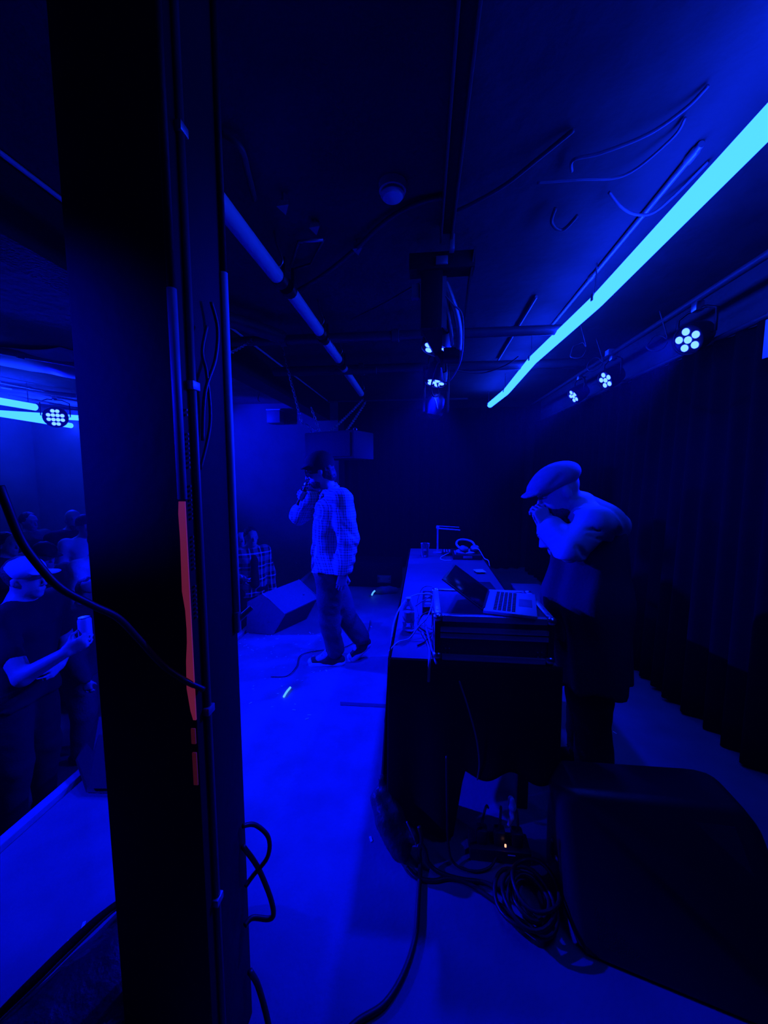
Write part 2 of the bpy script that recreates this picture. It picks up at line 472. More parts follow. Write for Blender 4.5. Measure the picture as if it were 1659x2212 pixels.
def head_prims(B, c, f, l, u, s=1.0, face=True, k=0.012):
    P = lambda a, b, d: np.array(c) + s * (a * np.array(f) + b * np.array(l) + d * np.array(u))
    R = [list(f), list(l), list(u)]
    B.ell(P(-.012, 0, .03), (.098 * s, .077 * s, .093 * s), R, 0.0)
    B.ell(P(.022, 0, -.045), (.070 * s, .058 * s, .074 * s), R, .03 * s)
    B.ell(P(.062, 0, -.094), (.024 * s, .026 * s, .020 * s), R, .02 * s)
    for e in (-1, 1):
        B.ell(P(-.008, .077 * e, -.004), (.021 * s, .010 * s, .031 * s), R, .006 * s)
    if face:
        B.cone(P(.084, -.034, .030), P(.084, .034, .030), .011 * s, .011 * s, .012 * s)
        for e in (-1, 1):
            B.ell(P(.098, .031 * e, .010), (.016 * s, .017 * s, .011 * s), R, .008 * s, 'sub')
            B.ell(P(.082, .031 * e, .010), (.011 * s, .012 * s, .010 * s), R, .003 * s)
        B.cone(P(.090, 0, .012), P(.112, 0, -.028), .008 * s, .012 * s, .010 * s)
        for e in (-1, 1): B.ell(P(.098, .013 * e, -.030), (.010 * s, .008 * s, .008 * s), R, .006 * s)
        B.cone(P(.090, -.018, -.054), P(.090, .018, -.054), .007 * s, .007 * s, .006 * s)
        B.cone(P(.087, -.015, -.068), P(.087, .015, -.068), .008 * s, .008 * s, .006 * s)
        B.cone(P(.099, -.020, -.061), P(.099, .020, -.061), .0035 * s, .0035 * s, .003 * s, 'sub')

def hand_prims(B, wrist, d, n, curl=0.6, s=1.0, side=1, thumb=0.7):
    """palm, four fingers of unequal length bent by curl towards the palm normal n, thumb from the side of the palm"""
    wrist = Vector(wrist); d = Vector(d).normalized(); n = Vector(n); n = (n - d * n.dot(d)).normalized()
    t = d.cross(n) * side
    L = .085 * s
    for q, ln in zip((-.030, -.010, .010, .028), (1, 1.06, 1.04, .96)):
        B.cone(wrist + t * q * .65 * s, wrist + d * L * ln + t * q * s, .014 * s, .0115 * s, .010)
    B.cone(wrist + t * .022 * s, wrist + d * .045 * s + t * .034 * s + n * .012 * s, .014 * s, .014 * s, .010)
    for q, ln, r in zip((-.030, -.010, .010, .028), (.74, .95, 1.0, .92), (.0078, .0088, .0092, .0088)):
        p = wrist + d * L * (.97 if abs(q) > .02 else 1.03) + t * q * s; a = curl * .9; 
        for seg, sl in enumerate((.040, .026, .020)):
            v = d * math.cos(a) + n * math.sin(a)
            e = p + v * sl * ln * s
            B.cone(p, e, r * s * (1 - .1 * seg), r * s * (.92 - .1 * seg), .003); p = e; a += curl
    p = wrist + d * .035 * s + t * .036 * s + n * .010 * s; a = thumb
    v = (d * .75 + t * .6 + n * .35 * thumb).normalized()
    e = p + v * .038 * s; B.cone(p, e, .0125 * s, .0105 * s, .004)
    v = (d * .9 + t * (.35 - .5 * thumb) + n * .8 * thumb).normalized()
    B.cone(e, e + v * .030 * s, .0100 * s, .0080 * s, .003)

def limb_body(J, head_f, head_u=(0, 0, 1), k=0.03, s=1.0, hands=None, build=1.0, face=True, hs=1.0):
    """one continuous figure through the joints J"""
    B = Body(k); b = build
    f, l, u = frame(head_f, head_u)
    head_prims(B, J['head'], f, l, u, hs, face)
    hd = Vector(J['head'])
    B.cone(hd - Vector(u) * .05 * hs - Vector(f) * .02, J['neck'], .056 * b, .064 * b, .02)
    ch = Vector(J['chest']); pv = Vector(J['pelvis']); wa = (ch + pv) / 2
    for e in 'LR':
        sh = Vector(J['sh' + e]); hp = Vector(J['hip' + e])
        B.cone(ch * .5 + sh * .5, sh, .075 * b, .058 * b, .04)
        B.cone(Vector(J['neck']), sh, .055 * b, .05 * b, .03)
        B.cone(ch * .65 + sh * .35, wa * .75 + hp * .25, .105 * b, .095 * b, .05)
        B.cone(wa * .75 + hp * .25, hp, .098 * b, .095 * b, .05)
        B.chain([sh, J['el' + e], J['wr' + e]], [.054 * b, .042 * b, .028], .02)
        B.chain([hp, J['kn' + e], J['an' + e]], [.088 * b, .057 * b, .038], .03)
        B.cone(J['an' + e], J['toe' + e], .036, .030, .02)
    if hands:
        for e in 'LR':
            if hands.get(e): hand_prims(B, *hands[e])
    return B

def stand(x, y, z0, H, yaw, lean=0.0, armL='down', armR='down', build=1.0):
    """joints of a standing figure; forward is yaw from +X"""
    F = Vector((math.cos(yaw), math.sin(yaw), 0)); L = Vector((-math.sin(yaw), math.cos(yaw), 0)); s = H / 1.75
    P = lambda f, l, u: Vector((x, y, z0)) + s * (F * f + L * l) + Vector((0, 0, u * s))
    J = dict(pelvis=P(0, 0, .95), chest=P(.02 + lean * .6, 0, 1.33), neck=P(0 + lean, 0, 1.50), head=P(.03 + lean * 1.2, 0, 1.63))
    hands = {}
    for e, sg, arm in (('L', 1, armL), ('R', -1, armR)):
        J['sh' + e] = P(lean, .185 * sg * build, 1.43); J['hip' + e] = P(0, .09 * sg, .93)
        J['kn' + e] = P(.02, .10 * sg, .50); J['an' + e] = P(-.03, .11 * sg, .08); J['toe' + e] = P(.13, .13 * sg, .035)
        if arm == 'down':
            J['el' + e] = P(-.03 + lean, .24 * sg, 1.13); J['wr' + e] = P(.06 + lean, .25 * sg, .88); hands[e] = (J['wr' + e], (F * .25 + Vector((0, 0, -1))), -L * sg, .45, s, -sg)
        elif arm == 'drink':
            J['el' + e] = P(.02 + lean, .25 * sg, 1.12); J['wr' + e] = P(.27 + lean, .19 * sg, 1.17); hands[e] = (J['wr' + e], (F + Vector((0, 0, .25))), -L * sg, .8, s, sg)
        elif arm == 'up':
            J['el' + e] = P(.14 + lean, .30 * sg, 1.40); J['wr' + e] = P(.17 + lean, .30 * sg, 1.68); hands[e] = (J['wr' + e], (F * .2 + Vector((0, 0, 1))), F, .35, s, sg)
        elif arm == 'phone':
            J['el' + e] = P(.12 + lean, .22 * sg, 1.16); J['wr' + e] = P(.30 + lean, .10 * sg, 1.38); hands[e] = (J['wr' + e], (F * .2 + Vector((0, 0, 1)) - L * sg * .3), -L * sg, .6, s, sg)
        elif arm == 'cross':
            J['el' + e] = P(.04 + lean, .24 * sg, 1.12); J['wr' + e] = P(.22 + lean, -.02 * sg, 1.10); hands[e] = (J['wr' + e], (F * .3 - L * sg), -F, .5, s, -sg)
    return J, hands, F

def top_cloth(J, hem, build=1.0, infl=.018, sleeve=1.0, sleeve_r=(.072, .060, .052), k=.04, flare=1.0, up=True):
    """shirt: torso and sleeves a little outside the body; sleeve 0..1 is how far down the arm it goes"""
    T = Body(k); ch = Vector(J['chest']); pv = Vector(J['pelvis']); wa = (ch + pv) / 2; b = build
    hz = Vector((pv.x, pv.y, hem))
    for e in 'LR':
        sh = Vector(J['sh' + e]); hp = Vector(J['hip' + e]); el = Vector(J['el' + e]); wr = Vector(J['wr' + e])
        T.cone(ch * .5 + sh * .5, sh, .075 * b + infl, .056 * b + infl, k)
        T.cone(Vector(J['neck']) - Vector((0, 0, .03)), sh, .045 * b + infl, .046 * b + infl, .03)
        T.cone(ch * .65 + sh * .35, wa * .75 + hp * .25, .105 * b + infl, .100 * b + infl, .05)
        low = Vector((hp.x, hp.y, hem - .05))
        T.cone(wa * .75 + hp * .25, low, .100 * b + infl, (.105 * b + infl) * flare, .05)
        if sleeve <= .5:
            T.chain([sh, sh + (el - sh) * (sleeve * 2)], [sleeve_r[0], sleeve_r[1]], .025)
        else:
            T.chain([sh, el, el + (wr - el) * ((sleeve - .5) * 2)], list(sleeve_r), .025)
    T.plane((0, 0, hem), (0, 0, -1))
    return T

def trousers(J, b=1.0, infl=.014, cuff=.055, top=None):
    T = Body(.03); pv = Vector(J['pelvis'])
    for e in 'LR':
        hp = Vector(J['hip' + e]); kn = Vector(J['kn' + e]); an = Vector(J['an' + e])
        T.cone(pv + Vector((0, 0, .06)), hp, .11 * b + infl, .092 * b + infl, .04)
        T.chain([hp, kn, an + (kn - an) * .06], [.09 * b + infl, .062 * b + infl, cuff], .02)
    return T

def shoe(name, an, toe, heel_z, parent, upper='canvas_black', sole='rubber_white', n=0):
    an = Vector(an); toe = Vector(toe); d = (toe - an); d2 = Vector((d.x, d.y, 0)).normalized()
    heel = Vector((an.x, an.y, 0)) - d2 * .045; heel.z = heel_z + .035
    tp = Vector((toe.x, toe.y, toe.z)) + d2 * .02
    B = Body(.02)
    B.cone(heel, tp, .036, .034, .02).cone(an, heel + (tp - heel) * .3, .044, .040, .03).cone(an + Vector((0, 0, .03)), heel + (tp - heel) * .55, .040, .032, .03)
    o = sdf_obj(name, B, .009, upper, parent)
    S = Body(.01); S.cone(heel - Vector((0, 0, .022)), tp - Vector((0, 0, .020)), .037, .040, .005)
    S2 = sdf_obj('sole', S, .009, sole, o)
    T = Body(.005); T.ell(tp + d2 * .012 + Vector((0, 0, -.002)), (.034, .034, .030))
    sdf_obj('toe_cap', T, .008, sole, o)
    lm = MB()
    side = Vector((-d2.y, d2.x, 0))
    a = an + d2 * .05 + Vector((0, 0, .035)); e = heel + (tp - heel) * .72 + Vector((0, 0, .042))
    for i in range(5):
        p = a + (e - a) * (i / 4.0) + Vector((0, 0, .004))
        lm.tube(spline([p - side * .026 - Vector((0, 0, .012)), p + Vector((0, 0, .006)), p + side * .026 - Vector((0, 0, .012)) + d2 * .012], 3), .0035, 5)
    obj('laces', lm, sole, o, True)
    return o

# ------------------------------------------------------------------ the room
struct('wall_stage_fascia', MB().b2(-1.77, -1.745, -2.5, 6.5, -0.65, -0.03), 'black_paint', label='black front of the raised stage')
struct('floor', MB().b2(-1.712, 1.95, -2.5, 6.6, -0.65, 0.0), 'deck', label='stage deck of grey painted boards')
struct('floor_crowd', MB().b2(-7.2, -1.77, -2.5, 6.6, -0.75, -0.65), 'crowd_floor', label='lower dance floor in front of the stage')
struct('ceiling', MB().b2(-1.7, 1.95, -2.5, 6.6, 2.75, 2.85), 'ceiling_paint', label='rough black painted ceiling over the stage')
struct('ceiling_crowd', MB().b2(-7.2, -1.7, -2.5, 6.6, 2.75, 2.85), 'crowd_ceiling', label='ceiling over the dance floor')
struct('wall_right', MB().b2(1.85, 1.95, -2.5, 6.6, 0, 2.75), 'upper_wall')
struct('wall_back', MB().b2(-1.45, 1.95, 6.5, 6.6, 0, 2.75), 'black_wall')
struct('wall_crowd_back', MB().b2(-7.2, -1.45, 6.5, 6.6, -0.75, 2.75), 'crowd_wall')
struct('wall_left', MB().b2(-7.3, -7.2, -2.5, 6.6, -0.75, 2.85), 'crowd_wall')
struct('wall_front', MB().b2(-7.2, 1.95, -2.6, -2.5, -0.75, 2.85), 'black_wall')
struct('trim_1', MB().b2(-1.785, -1.737, -2.5, 6.5, -0.03, 0.012, 0.004), 'grey_paint', label='pale metal strip along the edge of the stage')
struct('trim_2', MB().b2(-1.80, -1.59, -2.5, 6.5, 2.45, 2.75), 'black_paint', label='black boxed beam under the ceiling above the stage edge')
struct('trim_3', MB().tube([(-1.575, -2.4, 2.735), (-1.575, 6.4, 2.735)], 0.010, 8), 'white_paint', label='thin pipe where the beam meets the ceiling')

# curtains, hung in folds
def curtain(name, p0, p1, z1, label, depth=0.05, wl=0.16, seed=1):
    rnd = random.Random(seed); p0 = Vector(p0); p1 = Vector(p1); L = (p1 - p0).length; d = (p1 - p0) / L
    nrm = Vector((-d.y, d.x, 0)); ph = [rnd.uniform(0, 6.28) for _ in range(4)]
    def fn(u, v):
        q = u * L; a = depth * (0.35 + 0.65 * (1 - v)) * (math.sin(6.283 * q / wl + 1.6 * math.sin(q * 2.3 + ph[0])) + .4 * math.sin(q * 11 + ph[1]))
        sway = 0.05 * (1 - v) * math.sin(q * 2.1 + ph[2])
        z = z1 * v + (1 - v) * (0.015 + 0.012 * math.sin(q * 7 + ph[3]))
        p = p0 + d * q + nrm * (a + sway); return (p.x, p.y, z)
    mb = MB().grid(fn, int(L / wl * 10), 14)
    o = single(name, mb, 'curtain', label, 'curtain', smooth=True)
    md = o.modifiers.new('thick', 'SOLIDIFY'); md.thickness = 0.006
    return o
curtain('curtain', (1.72, -2.3, 0), (1.72, 6.2, 0), 2.33, 'long black curtain hanging along the right wall behind the bent man', seed=3)
curtain('curtain', (1.6, 6.35, 0), (-1.32, 6.35, 0), 2.60, 'black curtain across the back of the stage', seed=5)
single('curtain_rail', MB().tube([(1.72, -2.4, 2.345), (1.72, 6.3, 2.345)], 0.017, 10), 'pipe_paint', 'dark pipe carrying the curtain along the right wall', 'pipe', smooth=True)

# ------------------------------------------------------------------ the column beside the camera
col = thing('column', 'square black column close to the camera, with conduits and an orange strip', 'column', (-0.588, 0.824, 0))
CX0, CX1, CY0, CY1 = -0.702, -0.477, 0.728, 0.920
obj('shaft', MB().b2(CX0, CX1, CY0, CY1, 0, 2.75, 0.004), 'post_paint', col)
e = obj('edge_conduit_lit', MB().tube([(CX1 + .004, CY1 - .010, 1.18), (CX1 + .004, CY1 - .010, 2.02)], .0095, 10), 'white_paint', col, True)  # pale colour stands in for the lit rim along this length
obj('edge_conduit_shaded', MB().tube([(CX1 + .004, CY1 - .010, 2.02), (CX1 + .004, CY1 - .010, 2.75)], .008, 10), 'black_paint', col, True)  # same conduit higher up, coloured black in place of shade
e['label'] = 'lit length of the conduit down the far edge, coloured pale'
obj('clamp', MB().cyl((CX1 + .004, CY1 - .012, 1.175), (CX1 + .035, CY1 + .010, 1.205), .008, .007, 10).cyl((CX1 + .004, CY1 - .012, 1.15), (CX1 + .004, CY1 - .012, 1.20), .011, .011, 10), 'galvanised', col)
obj('corner_conduit_lit', MB().tube([(CX1 - .003, CY0 - .006, 1.50), (CX1 - .003, CY0 - .006, 1.90)], .009, 10), 'grey_paint', col, True)
obj('corner_conduit_shaded', MB().tube([(CX1 - .003, CY0 - .006, 1.90), (CX1 - .003, CY0 - .006, 2.75)], .008, 10), 'black_paint', col, True)  # shade on the upper length put into its black colour, lit length left paler
obj('side_conduit', MB().tube([(CX1 + .004, CY0 + .035, 0), (CX1 + .004, CY0 + .035, 2.75)], .008, 10), 'pipe_paint', col, True)
rt = random.Random(4)
strip = MB(); zs = [1.495, 1.47, 1.42, 1.36, 1.31, 1.27, 1.23, 1.20, 1.16, 1.10, 1.05, 1.03]; ws = [.010, .012, .011, .012, .013, .008, .007, .008, .012, .014, .008, .003]
ring = []
for z, w in zip(zs, ws): ring += [(CX1 - .002 - w, CY0 - .002, z), (CX1 + .001, CY0 - .002, z)]
strip.add(ring + [(x, y - .0035, z) for (x, y, z) in ring], [])
n = len(ring); fs = []
for i in range(len(zs) - 1):
    a = 2 * i; fs += [(a, a + 1, a + 3, a + 2), (n + a, n + a + 2, n + a + 3, n + a + 1), (a, a + 2, n + a + 2, n + a), (a + 1, n + a + 1, n + a + 3, a + 3)]
fs += [(0, n, n + 1, 1), (n - 2, n - 1, 2 * n - 1, 2 * n - 2)]
strip.f = fs
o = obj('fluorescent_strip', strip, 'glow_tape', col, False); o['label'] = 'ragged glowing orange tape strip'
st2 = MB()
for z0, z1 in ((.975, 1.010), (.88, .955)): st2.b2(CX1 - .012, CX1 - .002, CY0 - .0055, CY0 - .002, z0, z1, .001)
obj('tape_remnant', st2, 'glow_tape_dim', col)
bd = MB()
for i in range(46): 
    if i % 11 < 8: bd.box((CX1 + .0035, CY0 + .012, 1.25 + i * .0095), (.003, .004, .004))
obj('perforated_strap', bd, 'pipe_paint', col)
for z in (0.55, 1.02, 1.72, 2.2): obj('pipe_clip', MB().b2(CX1 - .001, CX1 + .014, CY0 + .022, CY0 + .048, z, z + .018, .002), 'galvanised', col)
cable('cable', [(CX1 + .012, CY0 + .05, 1.62), (CX1 + .016, CY0 + .06, 1.72), (CX1 + .02, CY0 + .10, 1.80), (CX1 + .02, CY0 + .115, 1.87), (CX1 + .016, CY0 + .10, 1.92)], .004, 'pipe_paint', 'thin dark wire hooked on the upper side of the column')
cable('cable', [(CX1 + .010, CY0 + .04, 1.56), (CX1 + .016, CY0 + .075, 1.66), (CX1 + .016, CY0 + .07, 1.76), (CX1 + .02, CY0 + .05, 1.80), (CX1 + .018, CY0 + .075, 1.86)], .0035, 'pipe_paint', 'second thin dark wire bent on the upper side of the column')
cable('cable', [(CX1 + .008, CY1 - .03, .62), (CX1 + .03, CY1 - .005, .60), (CX1 + .06, CY1 + .01, .55), (CX1 + .055, CY1 + .01, .49), (CX1 + .02, CY1 - .01, .45), (CX1 + .008, CY1 - .03, .44)], .006, 'rubber', 'black cable looped out from the foot of the column, upper loop')
cable('cable', [(CX1 + .006, CY1 - .03, .56), (CX1 + .03, CY1 + .0, .47), (CX1 + .06, CY1 + .005, .38), (CX1 + .072, CY1 + .0, .33), (CX1 + .06, CY1 - .005, .318), (CX1 + .02, CY1 - .02, .335), (CX1 + .008, CY1 - .04, .335)], .007, 'rubber', 'black cable bent into a sharp corner at the foot of the column')
cable('cable', [(CX1 + .012, CY1 - .03, .18), (CX1 + .03, CY1 - .02, .12), (CX1 + .07, CY1 - .05, .05), (-.36, .80, .008), (-.30, .66, .008), (-.27, .5, .008)], .008, 'rubber', 'black cable running from the column foot along the deck towards the camera')
cable('cable', [(-0.614, 0.500, 1.532), (-0.607, 0.500, 1.509), (-0.600, 0.510, 1.453), (-0.588, 0.520, 1.415), (-0.573, 0.540, 1.370), (-0.558, 0.580, 1.328), (-0.548, 0.620, 1.291), (-0.543, 0.660, 1.234), (-0.528, 0.700, 1.163), (-0.490, 0.715, 1.122), (-0.466, 0.740, 1.089)], [.0062] * 71, 'rubber', 'thick black cable slung across the front of the column towards the crowd')

# soft bag against the column
B = Body(.05)
B.cone((-1.02, .50, .11), (-.76, 1.00, .13), .12, .13).cone((-.98, .62, .13), (-.80, .96, .20), .10, .09).cone((-.74, .62, .12), (-.72, .98, .12), .12, .11)
bag = thing('gig_bag', 'black padded bag lying on the deck at the left of the column', 'bag', (-.85, .75, 0))
sdf_obj('bag_body', B, .014, 'bag_nylon', bag, folds(.006, 1.0))
obj('strap', MB().tube(spline([(-1.06, .70, .19), (-.98, .76, .262), (-.90, .88, .30), (-.80, .98, .312), (-.74, 1.06, .26)], 6), .012, 6), 'black_cloth', bag, True)
obj('zip', MB().tube(spline([(-1.05, .62, .22), (-.96, .74, .268), (-.87, .90, .305), (-.80, 1.0, .30)], 6), .004, 6), 'steel', bag, True)

# ------------------------------------------------------------------ light fixtures
def par_can(loc, aim, label, leds=6, R=.085, group='blue lamps', watts=None, angle=60, clampz=.20, depth=.16):
    """lamp with a round face of lenses, a yoke and a clamp; loc is the centre of the face"""
    loc = Vector(loc); f = (Vector(aim) - loc).normalized()
    l = Vector((0, 0, 1)).cross(f)
    l = l.normalized() if l.length > .05 else Vector((0, 1, 0)); u = f.cross(l).normalized()
    t = thing('par_lamp', label, 'lamp', loc, group)
    obj('housing', MB().lathe(loc, [(R * .45, -depth), (R * .75, -depth * .93), (R * .95, -depth * .6), (R, -depth * .3), (R, .004), (R * .93, .004), (R * .93, -.01)], 24, f), 'black_metal', t)
    obj('face_plate', MB().lathe(loc, [(R * .92, -.014), (R * .92, -.006)], 24, f), 'black_plastic', t)
    pos = [(0, 0)] if leds < 12 else []
    if leds == 6: pos += [(R * .56 * math.cos(a), R * .56 * math.sin(a)) for a in [math.radians(72 * i + 20) for i in range(5)]]
    elif leds == 12:
        pos = [(R * .28 * (i - 1.5) * 1.25, R * .36 * j) for j in (-.6, .6) for i in range(4)] + [(R * .28 * (i - .5) * 1.25, R * .36 * j) for j in (-1.75, 1.75) for i in range(2)]
    rr = R * (.235 if leds == 6 else .17)
    me = None
    for (a, b) in pos:
        p = loc + l * a + u * b - f * .006
        if me is None:
            o = obj('lens', MB().lathe(p, [(rr, 0), (rr, .004), (rr * .8, .008), (rr * .4, .0105), (.0005, .011)], 14, f), 'led_lit', t, True); me = o.data; p0 = p
        else:
            o = bpy.data.objects.new('lens', me); C.objects.link(o); o.parent = t; o.location = p - p0
    back = loc - f * depth * .45; top = Vector((back.x, back.y, loc.z + clampz))
    yk = MB(); w = R + .018
    yk.tube([back + l * R * .9, back + l * w, back + l * w + (top - back) * .75, back * .1 + top * .9 + l * w * .5, back * .1 + top * .9 - l * w * .5, back - l * w + (top - back) * .75, back - l * w, back - l * R * .9], .008, 6)
    obj('yoke', yk, 'black_metal', t, True)
    obj('clamp', MB().box(top, (.05, .05, .06), .008).cyl(top + Vector((.02, 0, 0)), top + Vector((.06, 0, 0)), .007, .007, 8), 'steel', t)
    if watts:
        s = spot(loc + f * .03, aim, watts, angle)
        s.parent = t; s.location = f * .03
    return t

RT = ((1.55, 2.546, 2.341), (1.55, 3.597, 2.354), (1.55, 4.316, 2.357))
single('lamp_bar', MB().tube([(1.60, -2.3, 2.58), (1.60, 6.2, 2.58)], .02, 10), 'pipe_paint', 'dark pipe along the right wall that carries the three lamps', 'pipe', smooth=True)
par_can(RT[0], (-1.5, 1.15, .8), 'large lamp of six blue lenses nearest the camera on the right wall', 6, .088, watts=SPOT_STAGE * 1.0, angle=56)
par_can(RT[1], (-1.3, 2.9, .9), 'lamp of six blue lenses in the middle of the three on the right wall', 6, .085, watts=SPOT_STAGE * 1.1, angle=45)
par_can(RT[2], (-1.7, 4.0, .3), 'small tilted lamp furthest along the right wall near the end of the lit tube', 6, .085, watts=SPOT_STAGE * 1.3, angle=50)
par_can((.056, 2.269, 2.25), (-.5, 1.9, 0), 'lamp of blue lenses under the long bracket in the middle of the ceiling', 6, .085, watts=SPOT_STAGE * .75, angle=82, clampz=.30)
par_can((.080, 3.089, 2.25), (-.35, 2.75, 0), 'lamp seen nearly edge-on below the central bracket, facing down', 6, .085, watts=SPOT_STAGE * .7, angle=95, clampz=.26)
par_can((-5.555, 5.386, 2.400), (-2.0, 1.4, .2), 'round lamp of twelve lenses above the crowd beside the crossed tubes', 12, .155, watts=SPOT_CROWD, angle=75, clampz=.30)
# lamps over the crowd: behind the column and beyond the left edge of the picture
par_can((-3.45, 5.0, 2.38), (-2.7, 6.5, 1.9), 'lamp over the crowd, hidden from the camera by the column', 6, .085, watts=SPOT_CROWD * 1.0, angle=80, clampz=.30)
par_can((-4.25, 2.95, 2.45), (-.25, 2.75, .6), 'front lamp over the crowd, aimed at the singer, left of the picture', 6, .10, watts=SPOT_STAGE * 5.2, angle=48, clampz=.28)
par_can((-4.05, .15, 2.45), (-1.0, 2.1, .0), 'front lamp over the crowd, aimed at the deck beside the column, left of the picture', 6, .10, watts=SPOT_STAGE * 2.2, angle=36, clampz=.28)

par_can((-3.25, -.62, 2.20), (.86, 1.93, 1.34), 'front lamp aimed at the bent man, behind the camera on the left', 6, .10, watts=SPOT_STAGE * 1.6, angle=16, clampz=.52)

# lit tube over the right of the stage: four lengths with a collar between them
def tube_len(a, b, r, mat, n=14):
    a = Vector(a); b = Vector(b); d = (b - a).normalized()
    return MB().tube([a, a + d * .012, b - d * .012, b], [r * .8, r, r, r * .8], n)
rp = [(.965, .55, 2.56), (.990, 2.455, 2.55), (.945, 3.624, 2.55), (.985, 4.912, 2.545), (.945, 5.85, 2.55)]
for i, lab in enumerate(('brightly lit tube nearest the camera, running out of the picture at upper right', 'second lit tube from the camera on the right, past the first joint', 'third lit tube from the camera on the right', 'last short lit tube at the far end of the right row')):
    t = thing('light_tube', lab, 'light tube', rp[i], 'lit ceiling tubes')
    obj('glowing_sleeve', tube_len(rp[i], rp[i + 1], .040, 'tube_lit'), 'tube_lit', t, True)
    q = Vector(rp[i + 1]); obj('hanger', MB().cyl(q + Vector((-.02, -.02, .02)), q + Vector((-.02, -.02, .2)), .004, .004, 6).box(q + Vector((-.035, -.03, .01)), (.02, .03, .04), .004), 'steel', t)
# unlit tube over the left of the stage
lp = [(-.765, 1.30, 2.55), (-.752, 2.02, 2.55), (-.742, 2.13, 2.55), (-.742, 2.78, 2.55), (-.75, 2.90, 2.55), (-.756, 3.45, 2.55), (-.765, 3.60, 2.55), (-.790, 4.9, 2.55)]
for i, lab in zip((0, 2, 4, 6), ('unlit pale tube nearest the column on the left of the ceiling', 'second unlit pale tube from the column, past the clamp', 'third unlit pale tube, below the cross pipe', 'last thin unlit tube reaching towards the chains')):
    t = thing('light_tube', lab, 'light tube', lp[i], 'unlit ceiling tubes')
    obj('frosted_sleeve', tube_len(lp[i], lp[i + 1], .036, 'frost_tube'), 'frost_tube', t, True)
    for p in (lp[i], lp[i + 1]):
        obj('collar', MB().lathe(p, [(.041, -.03), (.043, -.02), (.043, .02), (.041, .03)], 14, (0, 1, 0)).box(Vector(p) + Vector((.03, 0, .05)), (.02, .03, .10), .004), 'black_metal', t)
    obj('ceiling_hook', MB().tube(spline([Vector(lp[i + 1]) + Vector(d) for d in ((.02, -.05, .03), (.04, -.05, .06), (.02, -.06, .12), (.0, -.05, .2))], 4), .005, 6), 'steel', t, True)
# crossed lit tubes over the crowd
for a, b, lab in (((-5.30, 3.6, 2.46), (-5.25, 4.82, 2.45), 'lit tube over the crowd, the upper one at the left edge'), ((-6.1, 4.95, 2.42), (-6.35, 6.45, 2.42), 'long lit tube over the crowd passing behind the twelve-lens lamp'), ((-7.0, 5.2, 2.50), (-5.75, 6.40, 2.52), 'lit tube over the crowd crossing behind the lamp, right end by the column')):
    t = thing('light_tube', lab, 'light tube', a, 'lit tubes over the crowd')
    obj('glowing_sleeve', tube_len(a, b, .045, 'tube_lit'), 'tube_lit', t, True)
    obj('hanger', MB().cyl(Vector(b) + Vector((0, -.1, .03)), Vector(b) + Vector((0, -.1, .33)), .005, .005, 6), 'steel', t)

# ------------------------------------------------------------------ ceiling: rail, bracket, pipes, chains
def pipe(a, b, r, label, mat='pipe_paint', rings=()):
    t = thing('ceiling_pipe', label, 'pipe', a)
    obj('pipe_run', MB().cyl(a, b, r, r, 12), mat, t)
    a = Vector(a); b = Vector(b); d = (b - a).normalized()
    for s in rings: obj('coupling', MB().lathe(a + (b - a) * s, [(r * 1.05, -.03), (r * 1.35, -.025), (r * 1.35, .025), (r * 1.05, .03)], 12, d), mat, t)
    return t
rail = thing('ceiling_rail', 'long dark channel rail running towards the camera along the middle of the ceiling', 'rail', (.1, .6, 2.68))
obj('web', MB().b2(.075, .118, -2.4, 2.02, 2.715, 2.75), 'black_paint', rail)
for x0 in (.066, .118): obj('flange', MB().b2(x0, x0 + .010, -2.4, 2.02, 2.672, 2.75, .002), 'pipe_paint', rail)
obj('end_stop', MB().b2(.112, .136, 1.99, 2.03, 2.63, 2.70, .003), 'galvanised', rail)
rig = thing('ceiling_bracket', 'black hanging bracket with arms and a box in the middle of the ceiling', 'bracket', (.09, 2.1, 2.3))
obj('cross_plate', MB().b2(-.085, .245, 2.06, 2.16, 2.58, 2.66, .004), 'black_paint', rig)
obj('buckle', MB().b2(.048, .108, 2.045, 2.06, 2.592, 2.632, .003), 'galvanised', rig)
obj('side_plate', MB().hull([(.235, 2.03, 2.66), (.243, 2.03, 2.66), (.235, 2.28, 2.66), (.243, 2.28, 2.66), (.20, 2.18, 2.36), (.208, 2.18, 2.36), (.205, 2.24, 2.36)]), 'pipe_paint', rig)
obj('mast', MB().b2(-.025, .085, 2.08, 2.20, 2.30, 2.60, .006), 'black_paint', rig)
obj('small_box', MB().b2(-.075, -.03, 2.10, 2.14, 2.46, 2.53, .004), 'grey_plastic', rig)
obj('arm', MB().hull([(.085, 2.1, 2.56), (.105, 2.1, 2.56), (.085, 2.1, 2.31), (.11, 2.1, 2.30), (.085, 2.14, 2.56), (.11, 2.14, 2.30)]), 'galvanised', rig)
obj('arm', MB().tube(spline([(.10, 2.12, 2.54), (.135, 2.13, 2.46), (.165, 2.15, 2.38), (.180, 2.17, 2.30), (.180, 2.2, 2.22)], 5), .017, 8), 'galvanised', rig, True)
obj('arm', MB().tube([(.105, 2.14, 2.46), (.128, 2.16, 2.36), (.145, 2.18, 2.24)], .009, 8), 'galvanised', rig, True)
obj('pivot', MB().cyl((.10, 2.22, 2.20), (.185, 2.22, 2.20), .042, .042, 16).cyl((.07, 2.21, 2.18), (.10, 2.22, 2.20), .022, .035, 12), 'black_metal', rig)
obj('lower_plate', MB().hull([(-.03, 2.1, 2.31), (.09, 2.1, 2.31), (-.0, 2.2, 2.33), (.09, 2.25, 2.16), (.0, 2.24, 2.30), (.05, 2.28, 2.22)]), 'black_paint', rig)
